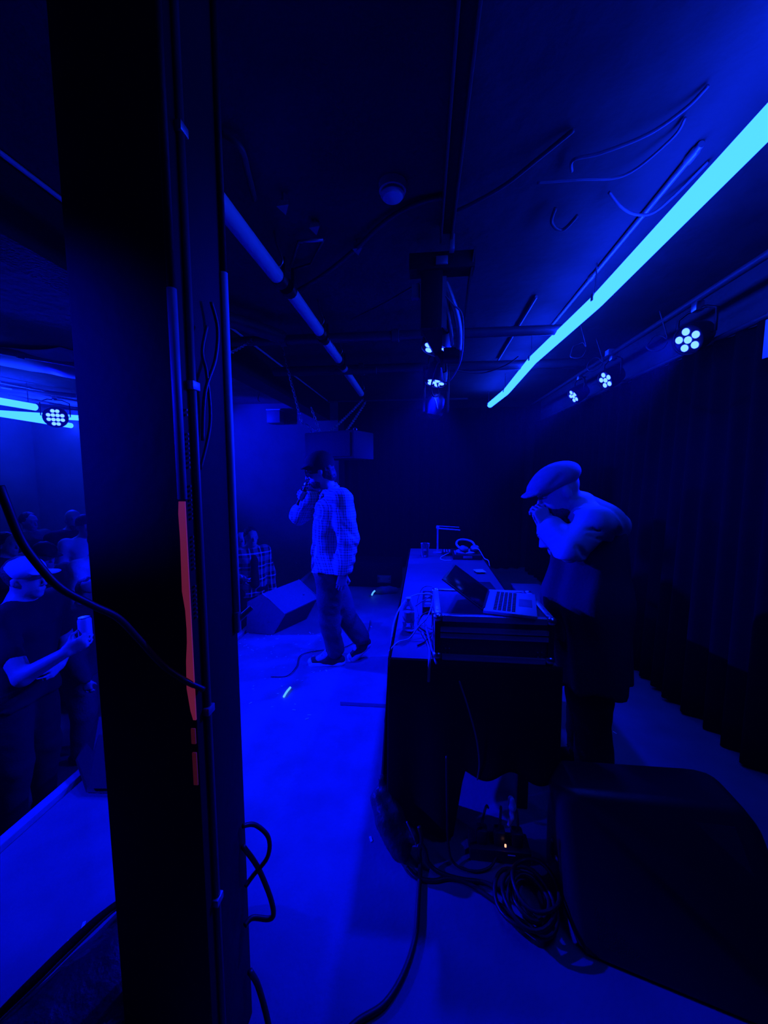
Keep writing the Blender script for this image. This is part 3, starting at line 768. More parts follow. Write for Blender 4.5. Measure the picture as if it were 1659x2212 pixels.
cable('cable', [(.10, 2.05, 2.44), (.14, 2.06, 2.40), (.185, 2.08, 2.36), (.195, 2.10, 2.24), (.185, 2.12, 2.14), (.15, 2.14, 2.07), (.115, 2.15, 2.04), (.095, 2.16, 2.06), (.088, 2.2, 2.13)], .0045, 'grey_cable', 'pale wire looping under the central lamp')
cable('cable', [(.08, 2.4, 2.22), (.04, 2.5, 2.10), (.06, 2.62, 2.06), (.10, 2.75, 2.10), (.09, 2.95, 2.22)], .005, 'rubber', 'dark wire between the two central lamps')
for q, lab in (((.09, 3.22, 2.10), 'dark hanging lamp body below the edge-on lamp'),):
    t = thing('moving_lamp', lab, 'lamp', q)
    obj('head', MB().lathe(q, [(.03, -.10), (.065, -.07), (.078, .0), (.07, .06), (.045, .09)], 18, (.2, -.1, 1)), 'black_metal', t)
    obj('yoke_arm', MB().b2(q[0] + .085, q[0] + .105, q[1] - .03, q[1] + .03, q[2] - .05, q[2] + .30, .004), 'pipe_paint', t)
    obj('yoke_arm', MB().b2(q[0] - .105, q[0] - .085, q[1] - .03, q[1] + .03, q[2] - .05, q[2] + .30, .004), 'black_metal', t)
    obj('stem', MB().b2(q[0] - .105, q[0] + .105, q[1] - .03, q[1] + .03, q[2] + .29, q[2] + .31, .004).b2(q[0] - .02, q[0] + .02, q[1] - .02, q[1] + .02, q[2] + .31, 2.75), 'black_metal', t)
    obj('wire', MB().tube(spline([(q[0] - .02, q[1] - .06, q[2] + .07), (q[0], q[1] - .085, q[2] + .02), (q[0] + .015, q[1] - .085, q[2] - .04)], 4), .003, 5), 'grey_cable', t, True)

pipe((-1.55, 3.0, 2.585), (1.0, 3.0, 2.585), .035, 'nearest dark pipe crossing the ceiling under the unlit tubes', rings=(.18, .52))
pipe((-1.55, 3.95, 2.60), (1.5, 3.95, 2.60), .045, 'second thick pipe crossing the ceiling', rings=(.3, .55))
pipe((-1.4, 5.6, 2.60), (.6, 5.6, 2.60), .014, 'thin pipe crossing the ceiling near the back curtain')
pipe((.985, 1.62, 2.735), (1.01, 3.35, 2.735), .012, 'thin conduit beside the lit tube', 'galvanised', rings=(.03, .55))
pipe((.74, 2.80, 2.735), (.76, 4.25, 2.735), .010, 'short thin conduit between the bracket and the lit tube', 'galvanised', rings=(.4,))
pipe((-.86, 3.75, 2.53), (-.46, 3.75, 2.53), .03, 'short fat pipe hung under the unlit tubes')
pipe((-1.57, 2.35, 2.62), (-1.1, 2.98, 2.60), .05, 'fat duct slanting from the beam to the cross pipe')
t = thing('smoke_detector', 'round pale smoke detector on the ceiling', 'detector', (-.142, 1.718, 2.69))
obj('dome', MB().lathe((-.142, 1.718, 2.69), [(.012, 0), (.040, .004), (.050, .016), (.050, .022)], 20), 'white_plastic', t)
obj('base_ring', MB().lathe((-.142, 1.718, 2.716), [(.046, 0), (.056, .004), (.058, .034)], 20), 'white_plastic', t)
# rough lumps of pipe insulation and wires on the ceiling
def cwire(pts, r, lab, mat='pipe_paint'): cable('ceiling_wire', pts, r, mat, lab)
cwire([(0.564, 1.696, 2.730), (0.551, 1.639, 2.730), (0.636, 1.603, 2.720), (0.760, 1.538, 2.720), (0.832, 1.464, 2.730), (0.859, 1.402, 2.740)], .006, 'wire curving over the ceiling above the lit tube', 'grey_plastic')
cwire([(0.446, 1.744, 2.730), (0.603, 1.729, 2.720), (0.774, 1.723, 2.720), (0.859, 1.580, 2.730), (0.861, 1.511, 2.740)], .005, 'second wire across the ceiling above the lit tube', 'grey_plastic')
cwire([(0.572, 1.909, 2.730), (0.577, 1.972, 2.710), (0.641, 2.020, 2.700), (0.683, 1.951, 2.720)], .008, 'short hook of wire hanging from the ceiling')
cwire([(0.762, 1.829, 2.730), (0.831, 1.874, 2.700), (0.910, 1.917, 2.690), (0.996, 1.936, 2.700), (1.042, 1.857, 2.720), (1.072, 1.717, 2.740)], .006, 'wire sagging between the conduit and the lit tube', 'grey_plastic')
cwire([(0.112, 1.892, 2.730), (0.197, 1.825, 2.720), (0.315, 1.729, 2.720), (0.412, 1.625, 2.730), (0.506, 1.519, 2.740)], .008, 'dark wire slanting over the ceiling from the bracket to the right')
cwire([(-0.897, 2.546, 2.700), (-0.602, 2.255, 2.660), (-0.385, 2.098, 2.700), (-0.196, 1.909, 2.720), (-0.044, 1.816, 2.730), (0.115, 1.791, 2.740)], .012, 'thick wire bundle slanting from the unlit tubes to the rail')
cwire([(-0.538, 2.908, 2.680), (-0.269, 2.618, 2.660), (-0.056, 2.478, 2.700), (0.000, 2.498, 2.720)], .006, 'thin wire from the cross pipe to the bracket')
cwire([(-0.712, 1.399, 2.730), (-0.658, 1.423, 2.700), (-0.681, 1.526, 2.700), (-0.732, 1.701, 2.720)], .012, 'dark wire bundle on the ceiling near the column')
cwire([(0.284, 3.699, 2.500), (0.532, 3.823, 2.500), (0.713, 3.665, 2.520), (0.802, 3.535, 2.560)], .006, 'wire sagging between the bracket and the far end of the lit tube')
lug = random.Random(3)
for i, (px, lab) in enumerate((((1.193, 3.251, 2.500), 'coil of wire hanging beside the lit tube on the right'), ((1.564, 2.877, 2.420), 'loop of wire hanging left of the nearest wall lamp'), ((1.411, 3.478, 2.450), 'tangle of wire above the middle wall lamp'))):
    q = Vector(px); pts = [q + Vector((.05 * math.cos(a) * (1 + .3 * lug.random()), .05 * math.sin(a), .07 * math.sin(a + .5) + .02 * lug.random())) for a in [i2 * .7 for i2 in range(9)]]
    cwire([q + Vector((0, 0, .22))] + pts, .0045, lab)
j = thing('junction_box', 'small pale junction box on the lamp bar above the middle wall lamp', 'box', (1.580, 3.599, 2.586))
q = Vector((1.580, 3.599, 2.586)); obj('box_body', MB().box(q, (.05, .07, .05), .005), 'grey_plastic', j); obj('cover', MB().box(q - Vector((.027, 0, 0)), (.006, .06, .042), .002), 'white_plastic', j)
sb = thing('wall_sign', 'pale square panel at the right edge of the picture on the wall', 'sign', (1.660, 2.125, 2.187))
q = Vector((1.660, 2.125, 2.187)); obj('panel', MB().b2(q.x - .012, q.x, q.y - .20, q.y + .012, q.z - .075, q.z + .11, .003), 'white_plastic', sb); obj('bracket', MB().b2(q.x, q.x + .06, q.y - .10, q.y - .07, q.z + .0, q.z + .03), 'black_metal', sb)
# clutter on the ceiling beside the unlit tube: small frames and clamps
fr = thing('ceiling_frame', 'small open metal frame on the ceiling right of the unlit tubes', 'frame', (-0.606, 2.091, 2.720))
a, b, c, d = [Vector(p) for p in ((-0.632, 1.980, 2.700), (-0.506, 1.977, 2.700), (-0.640, 2.222, 2.720), (-0.786, 2.281, 2.720))]
obj('front_bar', MB().tube([a, b], .008, 6), 'galvanised', fr, True); obj('side_bar', MB().tube([a, d], .007, 6), 'pipe_paint', fr, True); obj('side_bar', MB().tube([b, c], .007, 6), 'pipe_paint', fr, True); obj('rear_bar', MB().tube([c, d], .007, 6), 'pipe_paint', fr, True)
for q, lab in (((-0.614, 1.723, 2.680), 'small pale clamp on the ceiling nearest the first unlit tube'), ((-0.529, 1.909, 2.700), 'small pale fitting on the ceiling above the metal frame'), ((-0.354, 2.083, 2.690), 'pale wedge-shaped fitting under the wire bundle')):
    q = Vector(q); t = thing('ceiling_clamp', lab, 'clamp', q, 'ceiling clamps')
    obj('jaw', MB().hull([q + Vector(p) for p in ((-.02, -.03, 0), (.03, -.02, .01), (.0, .03, .0), (-.015, .0, .05), (.02, .01, .05))]), 'grey_plastic', t); obj('bolt', MB().cyl(q + Vector((0, 0, .03)), Vector((q.x, q.y, 2.75)), .006, .006, 8), 'steel', t)

def chain(a, b, sag, label, n=None, r=.011):
    a = Vector(a); b = Vector(b); L = (b - a).length; n = n or int(L / .026)
    mb = MB(); P = [a + (b - a) * (i / n) - Vector((0, 0, sag * 4 * (i / n) * (1 - i / n))) for i in range(n + 1)]
    for i in range(n):
        p = (P[i] + P[i + 1]) / 2; d = (P[i + 1] - P[i]).normalized(); u = d.orthogonal().normalized(); w = d.cross(u)
        s = u if i % 2 else w
        mb.tube([p + d * .019 * math.cos(t) + s * r * math.sin(t) for t in [k * math.pi / 4 for k in range(8)]], .0035, 4, True)
    return single('chain', mb, 'steel', label, 'chain', 'chains over the singer', True)
apex = (-0.689, 4.400, 2.393); sl = (-1.162, 3.600, 2.025); sr = (-0.909, 3.600, 1.914)
chain((-0.896, 3.550, 1.918), apex, .01, 'longer steel chain of the pair meeting at the end of the unlit tube')
chain((-0.793, 3.700, 1.901), (-0.662, 4.400, 2.362), .01, 'rear steel chain of the pair meeting at the end of the unlit tube')
chain((-1.304, 3.500, 2.755), (-1.121, 3.500, 2.011), .0, 'steel chain hanging on the left above the hung loudspeaker')
chain((-1.121, 3.500, 2.024), (-0.896, 3.550, 1.918), .015, 'slack steel chain along the top of the hung loudspeaker')
chain((-1.344, 2.600, 2.367), (-1.323, 2.950, 2.580), .005, 'short chain between the column and the cross pipe')
chain((-1.046, 3.550, 2.164), (-0.985, 3.600, 1.949), .0, 'thin steel chain hanging just right of the left one')

hs = thing('hung_speaker', 'dark loudspeaker hung on chains above and behind the singer', 'speaker', (-.88, 3.55, 1.69))
Rz = Matrix.Rotation(math.radians(-24), 3, 'Z')
obj('cabinet', MB().box((-.80, 3.62, 1.81), (.56, .34, .25), .012, Rz), 'speaker_cloth', hs)
obj('grille', MB().box(Vector((-.80, 3.62, 1.81)) + Rz @ Vector((.02, -.175, 0)), (.46, .012, .21), .004, Rz), 'speaker_cloth', hs)
for sx in (-.25, .25): obj('eye_bolt', MB().tube([Vector((-.80, 3.62, 1.945)) + Rz @ Vector((sx, -.1, 0)) + Vector((.014 * math.cos(t), 0, .014 * math.sin(t))) for t in [k * .785 for k in range(8)]], .004, 5, True), 'steel', hs, True)
wb = thing('wall_box', 'small pale box on the far wall left of the hung loudspeaker', 'box', (-2.510, 6.400, 2.400))
q = Vector((-2.487, 6.350, 2.492)); obj('box_body', MB().box(q, (.23, .20, .20), .01), 'grey_plastic', wb); obj('lid', MB().box(q + Vector((0, 0, .115)), (.24, .21, .02), .004), 'white_plastic', wb)
hk = thing('hanging_clamp', 'small bright clamp with a hanging strap, high on the left near the column', 'clamp', (-1.953, 4.500, 2.528))
q = Vector((-1.961, 4.500, 2.635)); obj('jaw', MB().hull([q + Vector(p) for p in ((-.03, 0, .05), (.01, .03, .06), (.03, 0, -.03), (.035, .02, 0), (-.02, -.02, .03), (0, 0, .3))]), 'steel', hk); obj('strap', MB().tube(spline([q + Vector(p) for p in ((0, 0, -.02), (.01, 0, -.12), (-.01, 0, -.2), (.01, 0, -.23))], 4), .007, 6), 'grey_cable', hk, True)
# ceiling clutter over the crowd
for k, (a, b, lab) in enumerate((((-6.9, 3.2, 2.66), (-3.6, 6.45, 2.66), 'upper pipe over the crowd'), ((-6.9, 4.4, 2.60), (-5.0, 6.45, 2.60), 'lower pipe over the crowd'), ((-4.6, 2.2, 2.68), (-3.3, 4.2, 2.68), 'pale pipe over the crowd nearest the beam'))):
    pipe(a, b, .03, lab, 'grey_plastic', rings=(.3, .6))
for a, b, lab in (((-5.238, 4.383, 2.680), (-5.102, 5.325, 2.680), 'upper of three thin conduits above the lit crowd tubes'), ((-5.419, 4.528, 2.660), (-5.266, 5.490, 2.660), 'middle of three thin conduits above the lit crowd tubes'), ((-5.544, 4.739, 2.600), (-5.541, 5.767, 2.600), 'lower of three thin conduits above the lit crowd tubes')):
    pipe(a, b, .014, lab, 'white_paint', rings=(.35, .7))
sheet = MB().grid(lambda u, v: (-4.6 + 1.2 * u, 3.2 + 1.1 * v + .2 * u, 2.74 - .10 * math.sin(math.pi * u) * (0.4 + .6 * math.sin(math.pi * v)) - .02 * math.sin(9 * u + 4 * v)), 14, 12)
o = single('ceiling_sheet', sheet, 'white_plastic', 'sagging pale plastic sheet under the ceiling over the crowd', 'sheet', smooth=True); o.modifiers.new('t', 'SOLIDIFY').thickness = .003

# ------------------------------------------------------------------ the table and what stands on it
TX0, TX1, TY0, TY1, TZ = -.13, .545, 1.55, 3.95, .78
tb = thing('table', 'long trestle table with a black cloth, seen end-on', 'table', (.2, 2.7, 0))
obj('table_top', MB().b2(TX0, TX1, TY0, TY1, TZ - .03, TZ, .004), 'table_top', tb)
for y in (1.70, 3.75):
    for x in (TX0 + .05, TX1 - .10): obj('leg', MB().b2(x, x + .05, y, y + .05, 0, TZ - .03, .004), 'black_paint', tb)
    obj('crossbar', MB().b2(TX0 + .05, TX1 - .05, y + .005, y + .045, .24, .30, .004), 'black_paint', tb)
# cloth: hangs over the front end and the left side; the lower right of the front stays open
def cloth_front(u, v):
    x = TX0 - .012 + (TX1 - TX0 + .03) * u
    low = .02 + .02 * math.sin(u * 9) if u < .40 else (.02 + (u - .40) / .06 * .28 if u < .46 else .30 + .02 * math.sin(u * 20))
    z = low + (TZ - .002 - low) * v
    y = TY0 - .012 - .02 * (1 - v) - .016 * (1 - v) * math.sin(u * 21 + 1) - .10 * (1 - v) ** 2 * max(0, .45 - u)
    return (x, y, z)
o = obj('front_cloth', MB().grid(cloth_front, 60, 22), 'black_cloth', tb, True); o.modifiers.new('t', 'SOLIDIFY').thickness = .004
def cloth_side(u, v):
    y = TY0 - .012 + (TY1 - TY0) * u
    low = .015 if u < .10 else .30 + .015 * math.sin(u * 30)
    z = low + (TZ + .001 - low) * v
    return (TX0 - .012 - .03 * (1 - v) - .018 * (1 - v) * math.sin(u * 46 + 2 * math.sin(u * 9)), y, z)
o = obj('side_cloth', MB().grid(cloth_side, 120, 14), 'black_cloth', tb, True); o.modifiers.new('t', 'SOLIDIFY').thickness = .004
o = obj('right_cloth', MB().grid(lambda u, v: (TX1 + .012 + .03 * (1 - v) + .012 * (1 - v) * math.sin(u * 40), TY0 + .25 + (TY1 - TY0 - .25) * u, .34 + (TZ + .001 - .34) * v), 90, 10), 'black_cloth', tb, True); o.modifiers.new('t', 'SOLIDIFY').thickness = .004

# flight case
FX0, FX1, FY0, FY1, FZ0, FZ1 = .052, .528, 1.545, 1.925, TZ, .972
fc = thing('flight_case', 'black equipment case with aluminium edges and ball corners on the near end of the table', 'case', (.29, 1.73, TZ))
obj('base_panel', MB().b2(FX0 + .008, FX1 - .008, FY0 + .010, FY1 - .008, FZ0 + .008, FZ0 + .10), 'case_panel', fc)
obj('lid_panel', MB().b2(FX0 + .008, FX1 - .008, FY0 + .010, FY1 - .008, FZ0 + .112, FZ1 - .006), 'case_panel', fc)
def edge(p, q, w=.026):
    return MB().b2(min(p[0], q[0]) - (0 if p[0] != q[0] else w / 2), max(p[0], q[0]) + (0 if p[0] != q[0] else w / 2), min(p[1], q[1]) - (0 if p[1] != q[1] else w / 2), max(p[1], q[1]) + (0 if p[1] != q[1] else w / 2), min(p[2], q[2]) - (0 if p[2] != q[2] else w / 2), max(p[2], q[2]) + (0 if p[2] != q[2] else w / 2), .002)
i_ = .012
for z in (FZ0 + i_, FZ1 - i_):
    for y in (FY0 + i_, FY1 - i_): obj('edge_rail', edge((FX0 + .03, y, z), (FX1 - .03, y, z)), 'aluminium', fc)
    for x in (FX0 + i_, FX1 - i_): obj('edge_rail', edge((x, FY0 + .03, z), (x, FY1 - .03, z)), 'aluminium', fc)
for x in (FX0 + i_, FX1 - i_):
    for y in (FY0 + i_, FY1 - i_):
        obj('corner_post', edge((x, y, FZ0 + .03), (x, y, FZ1 - .03), .024), 'black_metal', fc)
        for z in (FZ0 + .0175, FZ1 - .012):
            c = obj('ball_corner', MB().lathe((x, y, z - .016), [(.010, 0), (.018, .006), (.0205, .016), (.018, .026), (.010, .032)], 12), 'steel', fc, True)
for z in (FZ0 + .106, FZ0 + .132):
    obj('lid_rail', MB().b2(FX0 + .022, FX1 - .022, FY0 - .001, FY0 + .012, z - .010, z + .010, .002), 'aluminium', fc)
    obj('lid_rail', MB().b2(FX0 - .001, FX0 + .012, FY0 + .022, FY1 - .022, z - .010, z + .010, .002), 'aluminium', fc)
rv = MB()
for x in (FX0 + .045, FX0 + .06, FX1 - .045, FX1 - .06):
    for z in (FZ0 + .03, FZ0 + .05, FZ1 - .05): rv.lathe((x, FY0 + .009, z), [(.004, 0), (.003, .003), (.0005, .004)], 8, (0, -1, 0))
for y in (FY0 + .06, FY0 + .12, FY1 - .12, FY1 - .06):
    for x in (FX0 + i_, FX1 - i_): rv.lathe((x, y, FZ1 + .0005), [(.004, 0), (.003, .0025), (.0005, .003)], 8)
obj('rivets', rv, 'steel', fc)
for x in (FX0 - .004, FX1 + .004): obj('latch', MB().box((x, 1.735, FZ0 + .115), (.012, .07, .06), .003), 'steel', fc)

# laptop on the case, its screen turned to the man on the right
LZ = FZ1 + .003
lt = thing('laptop', 'silver laptop open on the flight case, screen tilted back towards the left', 'laptop', (.36, 1.72, LZ))
a0 = math.radians(-14)
def LP(x, y, z): return Vector((.285 + x * math.cos(a0) - y * math.sin(a0), 1.72 + x * math.sin(a0) + y * math.cos(a0), LZ + z))
RL = Matrix.Rotation(a0, 3, 'Z')
obj('base', MB().box(LP(.105, 0, .008), (.21, .30, .014), .004, RL), 'silver', lt)
kb = obj('key', MB().box(LP(.045, -.12, .0165), (.014, .017, .003), .001, RL), 'key_cap', lt)
for r in range(5):
    for k in range(12):
        if r == 0 and k == 0: continue
        o = bpy.data.objects.new('key', kb.data); C.objects.link(o); o.parent = lt; o.location = LP(.045 + r * .0185, -.12 + k * .0218, 0) - LP(.045, -.12, 0)
obj('trackpad', MB().box(LP(.165, 0, .0158), (.055, .10, .0012), .0004, RL), 'grey_plastic', lt)
th = math.radians(146)
RS = RL @ Matrix.Rotation(-(th), 3, 'Y')
def SP(x, y, z): return LP(0, 0, .012) + RS @ Vector((x, y, z))
sc = obj('screen', MB().box(SP(.105, 0, 0), (.21, .30, .007), .003, RS), 'key_cap', lt)
obj('display', MB().box(SP(.105, 0, -.0042), (.19, .28, .0014), .0004, RS), 'glasses', sc)
stk = MB()
for i in range(5):
    for k in range(4): stk.box(SP(.105 + (k - 1.5) * .014, .02 + (i - 2) * .016, .0045), (.011, .012, .0012), 0, RS)
o = obj('sticker', stk, 'grey_plastic', sc); o['label'] = 'sticker printed with a grid of small squares'
obj('hinge', MB().cyl(LP(0, -.12, .011), LP(0, .12, .011), .007, .007, 8), 'key_cap', lt)

# bottle, cup
bt = thing('water_bottle', 'clear plastic water bottle at the left edge of the table', 'bottle', (-.069, 1.835, TZ))
q = (-.069, 1.835, TZ)
obj('bottle_body', MB().lathe(q, [(.022, .001), (.029, .006), (.0295, .02), (.0275, .028), (.0295, .036), (.0295, .075), (.0285, .085), (.0295, .095), (.029, .112), (.024, .128), (.014, .142), (.0125, .150)], 24), 'clear_plastic', bt)
obj('label_band', MB().lathe((q[0], q[1], q[2] + .050), [(.0300, 0), (.0302, .001), (.0302, .048), (.0300, .049)], 24), 'jacket', bt)
obj('cap', MB().lathe((q[0], q[1], q[2] + .150), [(.0145, 0), (.0148, .003), (.0145, .016), (.012, .018)], 20), 'white_plastic', bt)
cp = thing('plastic_cup', 'clear plastic cup at the far left corner of the table', 'cup', (.018, 3.547, TZ))
obj('cup_wall', MB().lathe((.018, 3.547, TZ), [(.030, .001), (.041, .125), (.0425, .128), (.0395, .126), (.029, .006), (.001, .005)], 22), 'clear_plastic', cp)
obj('drink', MB().lathe((.018, 3.547, TZ + .0065), [(.0285, 0), (.033, .055), (.001, .056)], 22), 'clear_plastic', cp)
# lamp with a flat folding arm
lm = thing('desk_lamp', 'thin desk lamp with a bent arm at the far end of the table', 'lamp', (.14, 3.73, TZ))
obj('base', MB().lathe((.14, 3.73, TZ), [(.045, 0), (.045, .010), (.040, .014)], 20), 'grey_plastic', lm)
obj('pole', MB().b2(.132, .148, 3.722, 3.738, TZ + .012, TZ + .255, .003), 'silver', lm)
obj('arm', MB().box((.245, 3.71, TZ + .240), (.215, .030, .010), .003, Matrix.Rotation(math.radians(4), 3, 'Y')), 'silver', lm)
obj('arm_rail', MB().box((.235, 3.74, TZ + .262), (.22, .010, .008), .003, Matrix.Rotation(math.radians(3), 3, 'Y')), 'silver', lm)
obj('joint', MB().cyl((.14, 3.70, TZ + .25), (.14, 3.76, TZ + .25), .016, .016, 12), 'silver', lm)
# player and headphones
pl = thing('disc_player', 'black disc player with a round platter near the far end of the table', 'player', (.40, 3.60, TZ))
obj('body', MB().b2(.27, .53, 3.46, 3.76, TZ, TZ + .045, .006), 'black_plastic', pl)
obj('platter', MB().lathe((.40, 3.60, TZ + .045), [(.095, 0), (.097, .006), (.090, .014), (.03, .015)], 28), 'silver', pl)
obj('display', MB().box((.40, 3.73, TZ + .052), (.16, .05, .012), .002), 'glasses', pl)
obj('front_badge', MB().b2(.36, .44, 3.455, 3.462, TZ + .012, TZ + .034, .001), 'grey_plastic', pl)
for i in range(4): obj('knob', MB().cyl((.295, 3.49 + i * .035, TZ + .045), (.295, 3.49 + i * .035, TZ + .058), .009, .008, 10), 'grey_plastic', pl)
hp = thing('headphones', 'headphones lying on the disc player', 'headphones', (.39, 3.57, TZ + .06))
hz = TZ + .086
obj('headband', MB().tube(spline([(.34, 3.56, hz), (.31, 3.60, hz + .03), (.33, 3.66, hz + .055), (.39, 3.69, hz + .06), (.46, 3.67, hz + .045), (.485, 3.61, hz + .01)], 6), .010, 8), 'silver', hp, True)
for c, ax in (((.375, 3.54, hz), (.3, -.2, 1)), ((.475, 3.57, hz), (-.1, -.3, 1))):
    e = obj('ear_cup', MB().lathe(c, [(.036, -.016), (.041, -.01), (.042, .006), (.034, .018), (.012, .021)], 20, ax), 'grey_plastic', hp)
    obj('ear_pad', MB().lathe(c, [(.036, -.022), (.043, -.018), (.043, -.010)], 20, ax), 'black_plastic', e)
cable('cable', [(.45, 3.54, hz), (.50, 3.50, hz + .005), (.545, 3.46, TZ + .02), (.575, 3.42, TZ + .006), (.585, 3.40, TZ - .05), (.59, 3.39, TZ - .12)], .004, 'white_cable', 'pale headphone lead falling over the right edge of the table')
cable('cable', [(.24, 3.60, TZ + .03), (.20, 3.56, TZ + .02), (.165, 3.52, TZ + .008), (.16, 3.44, TZ + .006), (.20, 3.39, TZ + .006), (.25, 3.40, TZ + .006)], .0038, 'white_cable', 'pale lead curling on the table left of the disc player')
mx = thing('small_mixer', 'low dark control box between the lamp and the disc player', 'control box', (.215, 3.70, TZ))
obj('body', MB().b2(.190, .265, 3.62, 3.80, TZ, TZ + .03, .004), 'black_plastic', mx)
for i in range(6): obj('knob', MB().cyl((.203 + .024 * (i % 3), 3.65 + .05 * (i // 3), TZ + .03), (.203 + .024 * (i % 3), 3.65 + .05 * (i // 3), TZ + .045), .007, .006, 10), 'silver', mx)
tbt = thing('tablet', 'dark flat tablet lying behind the laptop on the table', 'tablet', (.36, 2.6, TZ))
obj('slab', MB().box((.37, 2.55, TZ + .008), (.22, .30, .012), .003, Matrix.Rotation(.05, 3, 'Z')), 'black_plastic', tbt)
obj('edge_strip', MB().box((.262, 2.55, TZ + .012), (.012, .28, .020), .002, Matrix.Rotation(.05, 3, 'Z')), 'silver', tbt)
single('paper_card', MB().box(Vector((0.442, 3.013, 0.795)), (.075, .085, .002), 0, Matrix.Rotation(.2, 3, 'Z')), 'paper', 'small white card lying on the dark tablet', 'card')
sp = thing('open_crate', 'black crate standing against the right side of the table, lower than the case', 'crate', (.71, 2.52, 0))
obj('crate_body', MB().b2(.615, .80, 2.30, 2.70, 0, .78, .008), 'black_paint', sp); obj('rim', MB().b2(.612, .803, 2.298, 2.703, .775, .790, .003), 'pipe_paint', sp)
obj('indicator', MB().cyl((0.639, 2.297, 0.823), Vector((0.639, 2.297, 0.823)) + Vector((0, -.006, 0)), .0055, .0055, 8), 'amber_led', sp)
# cables around the case
cz = TZ + .006
cabs = [([(.10, 1.93, .90), (.04, 1.95, .93), (-.04, 1.93, .93), (-.10, 1.88, .90), (-.135, 1.80, .84), (-.145, 1.74, .76), (-.15, 1.70, .62)], .0036, 'white_cable', 'pale lead arching from the back of the case over the left edge of the table'),
        ([(.055, 1.90, .95), (.045, 1.86, .90), (.02, 1.80, .86), (-.02, 1.76, .83), (-.06, 1.72, .79), (-.11, 1.68, .788), (-.148, 1.64, .76)], .0034, 'white_cable', 'pale lead curving past the bottle'),
        ([(.0, 1.80, cz), (.02, 1.72, cz), (.03, 1.64, cz), (.032, 1.57, cz), (.03, 1.53, .77), (.028, 1.515, .70)], .006, 'grey_cable', 'grey lead hanging over the front edge left of the case'),
        ([(.01, 1.86, .84), (.02, 1.76, .82), (.035, 1.66, .80), (.048, 1.58, .785), (.055, 1.53, .782), (.06, 1.52, .775)], .005, 'grey_cable', 'grey lead slanting down beside the case to its front corner'),
        ([(-.02, 2.02, cz), (-.03, 2.06, .85), (.0, 2.10, .92), (.06, 2.08, .93), (.09, 2.02, .90), (.085, 1.97, .84)], .003, 'grey_cable', 'thin lead looped up behind the case'),
        ([(.05, 1.88, .87), (.0, 1.92, .83), (-.02, 1.86, .80), (.02, 1.80, .79), (.04, 1.74, .80), (.01, 1.70, cz), (-.02, 1.66, cz)], .004, 'rubber', 'dark lead tangled between the bottle and the case'),
        ([(.03, 1.97, .93), (-.02, 2.04, .90), (.03, 2.12, .88), (.10, 2.06, .90), (.06, 1.98, .92), (.0, 1.99, .88), (-.04, 2.02, .84)], .003, 'grey_cable', 'knot of thin leads behind the left corner of the case')]
for p, r, m, lab in cabs: cable('cable', p, r, m, lab)
ps = thing('power_strip', 'dark power strip lying behind the case on the table', 'power strip', (.0, 2.1, TZ))
obj('strip_body', MB().box((.03, 2.22, TZ + .02), (.06, .30, .04), .006), 'black_plastic', ps)
for i in range(4): obj('socket', MB().cyl((.03, 2.12 + i * .065, TZ + .04), (.03, 2.12 + i * .065, TZ + .043), .018, .018, 14), 'grey_plastic', ps)

# ------------------------------------------------------------------ loudspeakers and clutter on the deck
wd = thing('stage_monitor', 'carpeted stage monitor on the edge of the stage, behind the singer', 'speaker', (-1.4, 3.6, 0))
EX = Vector((.21, .44, .02)); F1, F2 = Vector((-1.716, 3.474, 0.005)), Vector((-1.442, 3.448, 0.005)); P3, P4, P5 = Vector((-1.313, 3.450, 0.217)), Vector((-1.532, 3.470, 0.404)), Vector((-1.698, 3.480, 0.312))
P1, P2 = P4 + EX, P3 + EX
prof = [F1, F2, P3, P4, P5]
obj('cabinet', MB().hull(prof + [q + Vector((EX.x, EX.y, EX.z if q.z > .1 else 0)) for q in prof]), 'carpet_cab', wd, 20)
n_ = (P3 - F2).cross(EX).normalized(); n_ = n_ if n_.x > 0 else -n_
qs = [P2, P3, F2, F2 + Vector((EX.x, EX.y, 0))]; c_ = sum(qs, Vector()) / 4; off = n_ * .004
pl4 = [c_ + (q - c_) * .9 for q in qs]
obj('grille', MB().hull([q + off for q in pl4] + [q - off * 3 for q in pl4]), 'speaker_cloth', wd, 20)
obj('corner_guard', MB().tube([P1, P2], .006, 6), 'grey_plastic', wd, True)
obj('corner_guard', MB().tube([P4 + Vector((0, -.004, 0)), P4 * .6 + P3 * .4 + Vector((0, -.004, .004))], .006, 6), 'grey_plastic', wd, True)
obj('handle', MB().box(P1 * .25 + P2 * .5 + P3 * .15 + P4 * .1 + Vector((0, 0, .004)), (.015, .015, .008), .002), 'steel', wd)

mw = thing('stage_monitor', 'black stage monitor on the stage edge, mostly hidden by the column', 'speaker', (-1.35, 1.75, 0))
q0, q1 = Vector((-1.622, 1.571, 0.005)), Vector((-1.358, 1.587, 0.005))
tl = Vector((-1.744, 1.800, 0.237)); ml = Vector((-1.823, 1.720, 0.040))
obj('cabinet', MB().hull([q0, q1, ml, Vector((ml.x + .04, ml.y + .18, .005)), tl, Vector((q1.x, 1.80, tl.z)), Vector((q1.x, 1.95, .005)), Vector((tl.x + .05, 1.95, tl.z - .02))]), 'black_paint', mw, 20)
obj('grille', MB().hull([ml + Vector((.02, -.01, .02)), tl + Vector((.02, -.01, -.02)), q0 + Vector((.02, -.008, .03)), Vector((q1.x - .02, q1.y - .008, .04)), Vector((q1.x - .02, 1.79, tl.z - .03)), ml + Vector((.03, .01, .02))]), 'speaker_cloth', mw, 20)

